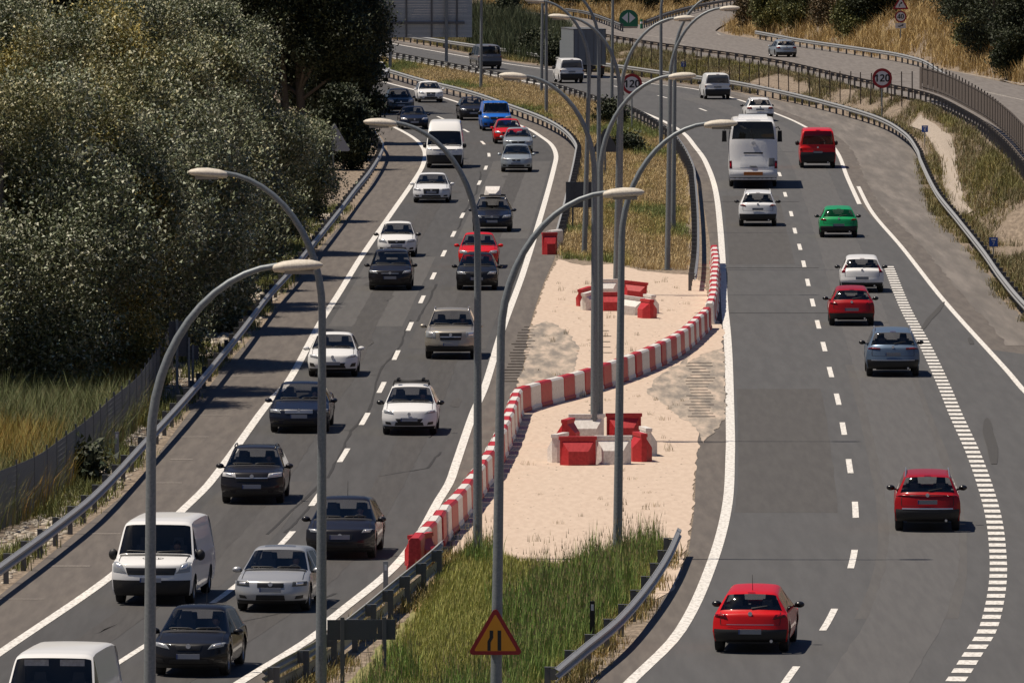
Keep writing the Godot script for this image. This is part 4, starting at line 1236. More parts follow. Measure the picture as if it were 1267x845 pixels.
func vehicle(cfg: Dictionary) -> Node3D:
	var kind: String = cfg.kind
	var L: float = cfg.L; var W: float = cfg.W; var H: float = cfg.H
	var boxy := kind in ["van", "small_van", "tall_van", "bus", "minibus"]
	var clr: float = cfg.get("clr", 0.2)
	var R: float = cfg.get("R", 0.32 if not boxy else 0.33)
	V = {"L": L, "W": W, "H": H, "o": profile(kind, L, H, clr), "cf": cfg.get("cf", 0.34 if not boxy else 0.22), "cr": cfg.get("cr", 0.22 if not boxy else 0.05), "cv": 1.0 if not boxy else 0.6}
	var rk: float = cfg.get("rk", 0.72 if not boxy else 0.86)
	V.wt = [Vector2(0.1, 0.9), Vector2(0.2, 0.96), Vector2(0.34, 1.0), Vector2(0.5, 0.99), Vector2(0.61, 0.955), Vector2(0.67, 0.925), Vector2(0.95, rk), Vector2(1.0, rk - 0.03)]
	if boxy: V.wt = [Vector2(0.08, 0.93), Vector2(0.2, 0.98), Vector2(0.34, 1.0), Vector2(0.55, 0.985), Vector2(0.6, 0.97), Vector2(0.93, rk), Vector2(1.0, rk - 0.05)]
	if kind == "bus":
		V.wt = [Vector2(0.08, 0.95), Vector2(0.2, 1.0), Vector2(0.7, 0.99), Vector2(0.94, 0.9), Vector2(1.0, 0.82)]
		V.cf = 0.3; V.cr = 0.18
	var fa: float = cfg.get("fa", 0.195 * L if not boxy else 0.19 * L)
	var ra: float = cfg.get("ra", L - (0.18 * L if not boxy else 0.2 * L))
	if kind == "bus": fa = 2.7; ra = L - 3.2
	V.t0 = L / 2
	var rear: bool = cfg.rear
	# place by the wheels nearest the camera
	var lane: Array = cfg.lane
	var g: Vector3 = G(cfg.px, cfg.py, cfg.get("gh", 0.0))
	var m := slope(lane, -g.z)
	var fwd := Vector3(m, 0, -1).normalized() if rear else Vector3(-m, 0, 1).normalized()
	var ctr := g - fwd * (L / 2 - (ra if rear else fa))
	ctr.y = cfg.get("gh", 0.0) + 0.024
	var root := thing(cfg.name, cfg.label, cfg.cat, ctr, atan2(fwd.x, fwd.z), cfg.get("group", "vehicles driving away on the right carriageway" if rear else "vehicles driving towards the camera on the left carriageway"))
	var pm: Material = cfg.paint
	var glass: Material = cfg.get("glass", M.glass)
	# --- shell
	var us := [-1.0, -0.985, -0.95, -0.9, -0.8, -0.7, -0.6, -0.45, -0.3, 0.0, 0.3, 0.45, 0.6, 0.7, 0.8, 0.9, 0.95, 0.985, 1.0]
	var vs := []
	for i in 17:
		for k in 4: vs.append(i + k / 4.0)
		if i == 7: vs.append_array([7.08, 7.94])
		if i == 11: vs.append_array([11.08, 11.92])
	vs.append(17.0)
	vs.sort()
	var rows := []
	for v in vs:
		var r := []
		for u in us: r.append(S(u, v))
		rows.append(r)
	var body := tool()
	body.set_smooth_group(0)
	var panes := [tool(), tool()]
	for pn in panes: pn.set_smooth_group(0)
	var rear_glass: bool = cfg.get("rear_glass", not (kind in ["van", "tall_van"]))
	for j in vs.size() - 1:
		var vm: float = (vs[j] + vs[j + 1]) / 2
		for i in us.size() - 1:
			var um: float = absf((us[i] + us[i + 1]) / 2)
			var st := body
			if vm > 7.08 and vm < 7.94 and um < 0.95: st = panes[0]
			elif rear_glass and vm > 11.08 and vm < 11.92 and um < 0.9: st = panes[1]
			quad(st, rows[j][i], rows[j][i + 1], rows[j + 1][i + 1], rows[j + 1][i])
	# --- sides
	var E := []
	for v in vs:
		var q := S(1.0, v)
		E.append([V.t0 - q.z, q.y, q.x, v])
	var Ef := []; var Er := []; var Eh := []; var Et := []; var Eg := []
	for e in E:
		if e[3] <= 4.01: Ef.append(e)
		if e[3] >= 3.99 and e[3] <= 7.01: Eh.append(e)
		if e[3] >= 6.99 and e[3] <= 12.01: Eg.append(e)
		if e[3] >= 11.99 and e[3] <= 13.6: Et.append(e)
		if e[3] >= 13.4: Er.append(e)
	var tA: float = Eg[0][0]; var zA: float = Eg[0][1]; var tC: float = Eg[-1][0]; var zC: float = Eg[-1][1]
	var ts := []
	var t_first: float = Ef[-1][0] - 0.02; var t_last: float = Et[-1][0]
	var n := 26
	for i in n + 1: ts.append(lerpf(t_first, t_last, float(i) / n))
	var AR := R + 0.065
	for ax in [fa, ra]:
		for k in 9: ts.append(ax + AR * cos(PI * k / 8.0))
	ts.append(tA); ts.append(tC)
	ts.sort()
	var sill := clr + 0.04
	for sd in [-1.0, 1.0]:
		var prev := []
		for t in ts:
			var top: float; var ytop: float
			if t <= tA: top = interp_edge(Eh, 0, t, 1); ytop = interp_edge(Eh, 0, t, 2)
			elif t >= tC: top = interp_edge(Et, 0, t, 1); ytop = interp_edge(Et, 0, t, 2)
			else: top = lerpf(zA, zC, (t - tA) / (tC - tA)); ytop = hw(top) * 0.995
			var bot := sill
			for ax in [fa, ra]:
				var d: float = absf(t - ax)
				if d < AR: bot = maxf(bot, R + sqrt(maxf(0, AR * AR - d * d)))
			var col := []
			for k in 7:
				var z := lerpf(bot, top, k / 6.0)
				var y := lerpf(hw(z), ytop, pow(k / 6.0, 4))
				var tt: float = t
				if t - t_first < 0.9: tt = t + (interp_edge(Ef, 1, z, 0) - t_first) * pow(1 - (t - t_first) / 0.9, 2)
				if t_last - t < 0.7: tt = t + (interp_edge(Er, 1, z, 0) - t_last) * pow(1 - (t_last - t) / 0.7, 2)
				col.append(Vector3(y * sd, z, V.t0 - tt))
			if prev.size() > 0:
				for k in 6:
					if sd > 0: quad(body, prev[k], prev[k + 1], col[k + 1], col[k])
					else: quad(body, prev[k], col[k], col[k + 1], prev[k + 1])
			prev = col
		# glazed cabin side with pillars
		var wins: Array = cfg.get("wins", [[0.06, 0.42], [0.46, 0.76], [0.79, 0.92]] if not boxy else ([[0.03, 0.2]] if kind != "bus" else [[0.04, 0.12], [0.14, 0.3], [0.31, 0.47], [0.48, 0.64], [0.65, 0.81], [0.82, 0.95]]))
		if kind == "minibus": wins = [[0.04, 0.24], [0.27, 0.55], [0.58, 0.95]]
		var breaks := [0.0, 1.0]
		for i in 24: breaks.append(i / 24.0)
		for w in wins: breaks.append_array(w)
		breaks.sort()
		var wst := []
		for w in wins: wst.append(tool())
		for w in wst: w.set_smooth_group(0)
		prev = []
		var pb := 0.0
		for b in breaks:
			var t := lerpf(tA, tC, b)
			var z0 := lerpf(zA, zC, b); var z1 := interp_edge(Eg, 0, t, 1)
			if b == 0.0 or b == 1.0: z1 = z0 + 0.002
			var y0 := hw(z0) * 0.995; var y1 := interp_edge(Eg, 0, t, 2)
			var col := []
			for f in [0.0, 0.06, 0.5, 0.9, 1.0]: col.append(Vector3(lerpf(y0, y1, f) * sd, lerpf(z0, z1, f), V.t0 - t))
			if prev.size() > 0 and b - pb > 1e-5:
				for k in 4:
					var st := body
					for wi in wins.size():
						if (b + pb) / 2 > wins[wi][0] and (b + pb) / 2 < wins[wi][1] and k in [1, 2]: st = wst[wi]
					if sd > 0: quad(st, prev[k], prev[k + 1], col[k + 1], col[k])
					else: quad(st, prev[k], col[k], col[k + 1], prev[k + 1])
			prev = col
			pb = b
		for w in wst: put("side_window", done(w), M.glass_side, root)
	put("body", done(body), pm, root)
	put("windscreen", done(panes[0]), glass, root)
	if rear_glass: put("rear_window", done(panes[1]), cfg.get("rglass", glass), root)
	# --- underbody and cabin
	var st := tool()
	box(st, Vector3(0, clr + 0.1, V.t0 - L / 2), Vector3(W * 0.62, 0.16, L * 0.9))
	box(st, Vector3(0, clr + 0.22, V.t0 - (fa + ra) / 2), Vector3(W * 0.86, 0.2, ra - fa - 2 * AR))
	box(st, Vector3(0, H * 0.3, V.t0 - 0.5 * (fa - AR + 0.25)), Vector3(W * 0.72, H * 0.2, maxf(0.1, fa - AR - 0.25)))
	box(st, Vector3(0, H * 0.3, V.t0 - 0.5 * (ra + AR + L - 0.25)), Vector3(W * 0.72, H * 0.2, maxf(0.1, L - 0.25 - ra - AR)))
	put("underbody", done(st), M.black, root)
	if kind != "bus":
		st = tool()
		box(st, Vector3(0, zA - 0.1, V.t0 - tA - 0.28), Vector3(W * 0.84, 0.2, 0.5))
		box(st, Vector3(W * 0.2, zA + 0.02, V.t0 - tA - 0.36), Vector3(0.36, 0.07, 0.2))
		put("dashboard", done(st), M.interior, root)
		var seat_t := tA + (1.2 if not boxy else 1.15)
		for sx in [-1.0, 1.0]:
			st = tool()
			var bz := zA - 0.42
			box(st, Vector3(sx * W * 0.21, bz, V.t0 - seat_t + 0.22), Vector3(0.5, 0.16, 0.52))
			box(st, Vector3(sx * W * 0.21, bz + 0.34, V.t0 - seat_t - 0.08), Vector3(0.5, 0.62, 0.14), Basis(Vector3.RIGHT, -0.22), 0.8)
			box(st, Vector3(sx * W * 0.21, bz + 0.74, V.t0 - seat_t - 0.16), Vector3(0.26, 0.18, 0.1), Basis(Vector3.RIGHT, -0.15), 0.85)
			put("front_seat", done(st), M.seat, root)
		st = tool()
		var wc := Vector3(W * 0.21, zA - 0.02, V.t0 - tA - 0.62)
		var ring := []
		for k in 17: ring.append(wc + Basis(Vector3.RIGHT, -0.45) * Vector3(cos(TAU * k / 16) * 0.18, sin(TAU * k / 16) * 0.18, 0))
		tube(st, ring, [0.016], 5)
		box(st, wc, Vector3(0.34, 0.05, 0.03), Basis(Vector3.RIGHT, -0.45))
		put("steering_wheel", done(st), M.black, root)
		if not boxy:
			st = tool()
			var bt := lerpf(tA, tC, 0.8)
			box(st, Vector3(0, zA - 0.1, V.t0 - bt), Vector3(W * 0.72, 0.55, 0.16), Basis(Vector3.RIGHT, -0.25))
			for sx in [-1.0, 1.0]: box(st, Vector3(sx * W * 0.2, zA + 0.24, V.t0 - bt - 0.1), Vector3(0.25, 0.16, 0.1), Basis(Vector3.RIGHT, -0.2), 0.85)
			put("rear_seat", done(st), M.seat, root)
		else:
			st = tool()
			box(st, Vector3(0, H * 0.6, V.t0 - seat_t - 0.5), Vector3(W * 0.8, H * 0.62, 0.05))
			put("bulkhead", done(st), M.interior, root)
	# --- wheels
	for ax in [fa, ra]:
		for sx in [-1.0, 1.0]:
			var w := Node3D.new()
			w.name = "wheel"
			root.add_child(w, true)
			w.position = Vector3(sx * (W / 2 - 0.13), R, V.t0 - ax)
			if sx < 0: w.rotation.y = PI
			put("tyre", wheel_mesh("tyre", R), M.rubber, w)
			put("rim", wheel_mesh("rim", R), cfg.get("rim", M.rim), w)
	# --- mirrors
	if kind != "bus":
		for sx in [-1.0, 1.0]:
			var sm := SphereMesh.new()
			sm.radius = 1; sm.height = 2; sm.radial_segments = 12; sm.rings = 7
			var big := 1.35 if boxy else 1.0
			var mp := Vector3(sx * (W / 2 + 0.09), zA + 0.05 * big, V.t0 - tA - (0.36 if not boxy else 0.3))
			var mi := put("mirror", sm, cfg.get("mirror", pm if not boxy else M.black), root, Transform3D(Basis.from_scale(Vector3(0.115, 0.075 * big * big, 0.085)), mp))
			st = tool()
			box(st, Vector3(sx * -0.7, -0.5, 0), Vector3(1.6, 0.6, 0.5))
			put("mirror_arm", done(st), M.black, mi)
	# --- front end
	var hl: Array = cfg.get("hl", [[0.5, 3.25], [0.93, 3.4], [0.97, 4.5], [0.62, 4.05]])
	if kind != "bus":
		both("headlight", hl, cfg.get("hlm", M.headlight), root, 0.012)
		var hi := []
		var cc := Vector2.ZERO
		for q in hl: cc += Vector2(q[0], q[1]) / 4
		for q in hl: hi.append([lerpf(q[0], cc.x, 0.45), lerpf(q[1], cc.y, 0.4)])
		both("reflector", hi, M.chrome, root, 0.018)
	var gr: Array = cfg.get("gr", [0.42, 3.05, 3.75])
	if kind != "bus":
		shell_patch("grille", [[-gr[0], gr[1]], [gr[0], gr[1]], [gr[0] * cfg.get("gtop", 1.1), gr[2]], [-gr[0] * cfg.get("gtop", 1.1), gr[2]]], cfg.get("grm", M.grille), root, 0.008, 8)
		if cfg.get("bars", 0) > 0:
			for k in int(cfg.bars):
				var v := lerpf(gr[1], gr[2], (k + 1.0) / (cfg.bars + 1.0))
				shell_patch("grille_bar", [[-gr[0], v - 0.04], [gr[0], v - 0.04], [gr[0], v + 0.04], [-gr[0], v + 0.04]], cfg.get("barm", M.chrome), root, 0.014, 8, 1)
		var it: Array = cfg.get("intake", [0.5, 1.1, 1.75])
		shell_patch("lower_intake", [[-it[0] * 1.1, it[1]], [it[0] * 1.1, it[1]], [it[0], it[2]], [-it[0], it[2]]], M.grille, root, 0.006, 8)
		both("fog_lamp", cfg.get("fog", [[0.66, 1.25], [0.88, 1.35], [0.88, 1.85], [0.7, 1.75]]), cfg.get("fogm", M.grille), root, 0.006)
		var badge := S(0, lerpf(gr[1], gr[2], cfg.get("bv", 0.75)))
		put("badge", disc(0.055, 0, 0.02, 14), M.chrome, root, off(0, badge.y, badge.z + 0.012))
		shell_patch("lower_bumper_and_shade", [[-0.97, 0.0], [0.97, 0.0], [0.97, cfg.get("lb", 0.9)], [-0.97, cfg.get("lb", 0.9)]], cfg.get("lbm", M.black), root, 0.005, 22, 6)  # black plastic trim; the shade low on the front is painted into it
		shell_patch("cowl", [[-0.9, 6.86], [0.9, 6.86], [0.9, 7.06], [-0.9, 7.06]], M.black, root, 0.004, 8, 1)
		var fp := S(0, cfg.get("pv", 2.3))
		if not rear:
			var pl := put("licence_plate", rect_mesh(0.52, 0.11, 0.015), M.plate, root, off(0, fp.y, fp.z + 0.03))
			put("blue_strip", rect_mesh(0.03, 0.11, 0.004), M.plate_blue, pl, off(-0.243, 0, 0.009))
			both("wiper", [[0.05, 7.1], [0.75, 7.14], [0.75, 7.17], [0.05, 7.13]], M.black, root, 0.02)
	# --- rear end
	var tl: Array = cfg.get("tl", [[0.58, 13.55], [0.97, 13.5], [0.97, 12.75], [0.66, 12.85]])
	both("tail_light", tl, M.taillight, root, 0.012)
	if rear:
		var pv: float = cfg.get("rpv", 13.7)
		var rp := S(0, pv)
		var pl := put("licence_plate", rect_mesh(0.52, 0.11, 0.015), cfg.get("platem", M.plate_dim), root, off(0, rp.y, rp.z - 0.025))
		put("blue_strip", rect_mesh(0.03, 0.11, 0.004), M.plate_blue, pl, off(0.243, 0, -0.009))
		if kind != "bus":
			shell_patch("rear_bumper_and_shade", [[-0.96, cfg.get("rb", 15.1)], [0.96, cfg.get("rb", 15.1)], [0.96, 16.9], [-0.96, 16.9]], M.black, root, 0.006, 22, 8)  # dark diffuser and the shadow below the tail, both put into one black
			var bd := S(0, cfg.get("rbv", 12.75))
			put("badge", disc(0.05, -0.02, 0, 14), M.chrome, root, off(0, bd.y, bd.z - 0.012))
			shell_patch("wiper", [[-0.02, 11.9], [-0.5, 11.75], [-0.5, 11.71], [-0.02, 11.85]], M.black, root, 0.02, 4, 1)
			shell_patch("spoiler_light", [[-0.14, 11.05], [0.14, 11.05], [0.14, 11.0], [-0.14, 11.0]], M.taillight, root, 0.015, 3, 1)
			for k in cfg.get("strips", []): shell_patch("trim_strip", [[-k[0], k[1]], [k[0], k[1]], [k[0], k[2]], [-k[0], k[2]]], k[3], root, 0.014, 8, 1)
			st = tool()
			tube(st, [Vector3(-W * 0.28, clr + 0.1, V.t0 - L + 0.25), Vector3(-W * 0.28, clr + 0.09, V.t0 - L + 0.02)], [0.035], 8)
			put("exhaust_pipe", done(st), M.chrome, root)
	both("bonnet_gap", [[0.835, 4.75], [0.85, 4.75], [0.875, 6.85], [0.86, 6.85]], M.black, root, 0.0)
	if rear and not boxy:
		both("tailgate_gap", [[0.84, 12.1], [0.855, 12.1], [0.79, 14.0], [0.775, 14.0]], M.black, root, 0.0)
		shell_patch("tailgate_lower_gap", [[-0.78, 14.05], [0.78, 14.05], [0.78, 14.0], [-0.78, 14.0]], M.black, root, 0.0, 10, 1)
	var tin := []
	var tc := Vector2.ZERO
	for q in tl: tc += Vector2(q[0], q[1]) / 4
	for q in tl: tin.append([lerpf(q[0], tc.x, 0.5), lerpf(q[1], tc.y, 0.5)])
	both("tail_lens", tin, M.taillight_bright, root, 0.02)
	if cfg.has("driver"): driver(root, cfg, zA, tA, boxy)
	# --- extras
	if cfg.get("rails", false):
		for sx in [-1.0, 1.0]:
			st = tool()
			var path := []
			for k in 7:
				var v := lerpf(8.4, 10.95, k / 6.0)
				path.append(S(sx * 0.93, v) + Vector3(0, 0.07 if k > 0 and k < 6 else 0.0, 0))
			tube(st, path, [0.02], 6)
			put("roof_rail", done(st), cfg.get("railm", M.alu), root)
	if cfg.get("antenna", false):
		st = tool()
		var a := S(0, cfg.get("av", 10.7))
		tube(st, [a, a + Vector3(0, 0.36, -0.1)], [0.008, 0.004], 5)
		put("antenna", done(st), M.black, root)
	if cfg.get("sunroof", false): shell_patch("sunroof", [[-0.6, 8.7], [0.6, 8.7], [0.6, 9.7], [-0.6, 9.7]], M.glass, root, 0.008)
	return root
func loft(st: SurfaceTool, rings: Array, o: Vector3, grow := 0.0, n := 14) -> void:   # rings: y, rx, rz, dz
	st.set_smooth_group(0)
	for i in rings.size() - 1:
		var p: Array = rings[i]; var q: Array = rings[i + 1]
		for k in n:
			var a := TAU * k / n; var b := TAU * (k + 1) / n
			quad(st, o + Vector3(cos(a) * (p[1] + grow), p[0], sin(a) * (p[2] + grow) + p[3]), o + Vector3(cos(b) * (p[1] + grow), p[0], sin(b) * (p[2] + grow) + p[3]), o + Vector3(cos(b) * (q[1] + grow), q[0], sin(b) * (q[2] + grow) + q[3]), o + Vector3(cos(a) * (q[1] + grow), q[0], sin(a) * (q[2] + grow) + q[3]))
func driver(car: Node3D, cfg: Dictionary, zA: float, tA: float, boxy: bool) -> void:
	var p := thing("person", cfg.driver[0], "person", car.transform * Vector3(V.W * 0.21, zA - 0.52, V.t0 - tA - (1.05 if not boxy else 1.0)), car.rotation.y, "drivers at the wheel")
	var torso := [[0.0, 0.17, 0.15, 0.05], [0.1, 0.17, 0.13, 0.0], [0.22, 0.15, 0.11, -0.03], [0.38, 0.18, 0.115, -0.05], [0.48, 0.19, 0.1, -0.06], [0.53, 0.16, 0.08, -0.06]]
	var head := [[0.56, 0.08, 0.065, -0.055], [0.585, 0.055, 0.055, -0.045], [0.63, 0.053, 0.055, -0.03], [0.65, 0.055, 0.07, -0.01], [0.69, 0.068, 0.09, 0.0], [0.74, 0.075, 0.097, 0.0], [0.79, 0.074, 0.095, -0.005], [0.83, 0.06, 0.078, -0.01], [0.86, 0.01, 0.01, -0.01]]
	var st := tool()
	loft(st, torso + head, Vector3.ZERO)
	box(st, Vector3(0, 0.725, 0.1), Vector3(0.024, 0.045, 0.03), Basis(Vector3.RIGHT, -0.3))
	for s in [-1.0, 1.0]:
		box(st, Vector3(s * 0.077, 0.74, 0), Vector3(0.012, 0.05, 0.03))
		var hand := Vector3(s * 0.17, 0.45, 0.4)
		tube(st, [Vector3(s * 0.18, 0.47, -0.05), Vector3(s * 0.25, 0.27, 0.12), hand], [0.05, 0.042, 0.03], 8)
		box(st, hand + Vector3(0, 0.02, 0.03), Vector3(0.03, 0.075, 0.085))
		for k in 4: tube(st, [hand + Vector3(0, 0.05 - k * 0.02, 0.06), hand + Vector3(-s * 0.03, 0.05 - k * 0.02, 0.085), hand + Vector3(-s * 0.05, 0.05 - k * 0.02, 0.06)], [0.009], 5)
		tube(st, [hand + Vector3(-s * 0.01, 0.05, 0.02), hand + Vector3(-s * 0.04, 0.07, 0.05)], [0.01], 5)
	var body := put("body", done(st), M.skin, p)
	st = tool()
	loft(st, torso, Vector3.ZERO, 0.012)
	for s in [-1.0, 1.0]: tube(st, [Vector3(s * 0.17, 0.49, -0.055), Vector3(s * 0.25, 0.27, 0.12), Vector3(s * 0.24, 0.3, 0.2)], [0.07, 0.055, 0.05], 8)
	put("shirt", done(st), cfg.driver[1], body)
	st = tool()
	loft(st, [[0.74, 0.08, 0.085, -0.025], [0.79, 0.082, 0.1, -0.012], [0.84, 0.068, 0.085, -0.012], [0.875, 0.01, 0.01, -0.012]], Vector3.ZERO, 0.004)
	put("hair", done(st), M.hair, body)
func wheel_mesh(what: String, R: float) -> Mesh:
	var key := "%s%.3f" % [what, R]
	if M.has(key): return M[key]
	var st := tool()
	if what == "tyre":
		lathe_x(st, [Vector2(-0.1, R * 0.6), Vector2(-0.11, R * 0.8), Vector2(-0.1, R * 0.95), Vector2(-0.07, R), Vector2(0.07, R), Vector2(0.1, R * 0.95), Vector2(0.11, R * 0.8), Vector2(0.09, R * 0.64)], 22)
	else:
		lathe_x(st, [Vector2(-0.08, R * 0.62), Vector2(-0.08, 0.02)], 18)
		lathe_x(st, [Vector2(0.09, R * 0.66), Vector2(0.07, R * 0.58), Vector2(-0.06, R * 0.56)], 18)
		for k in 5: box(st, Basis(Vector3.RIGHT, TAU * k / 5) * Vector3(0.045, R * 0.33, 0), Vector3(0.03, R * 0.56, 0.07), Basis(Vector3.RIGHT, TAU * k / 5))
		lathe_x(st, [Vector2(0.07, 0.001), Vector2(0.065, 0.05), Vector2(0.0, 0.055)], 12)
	M[key] = done(st)
	return M[key]
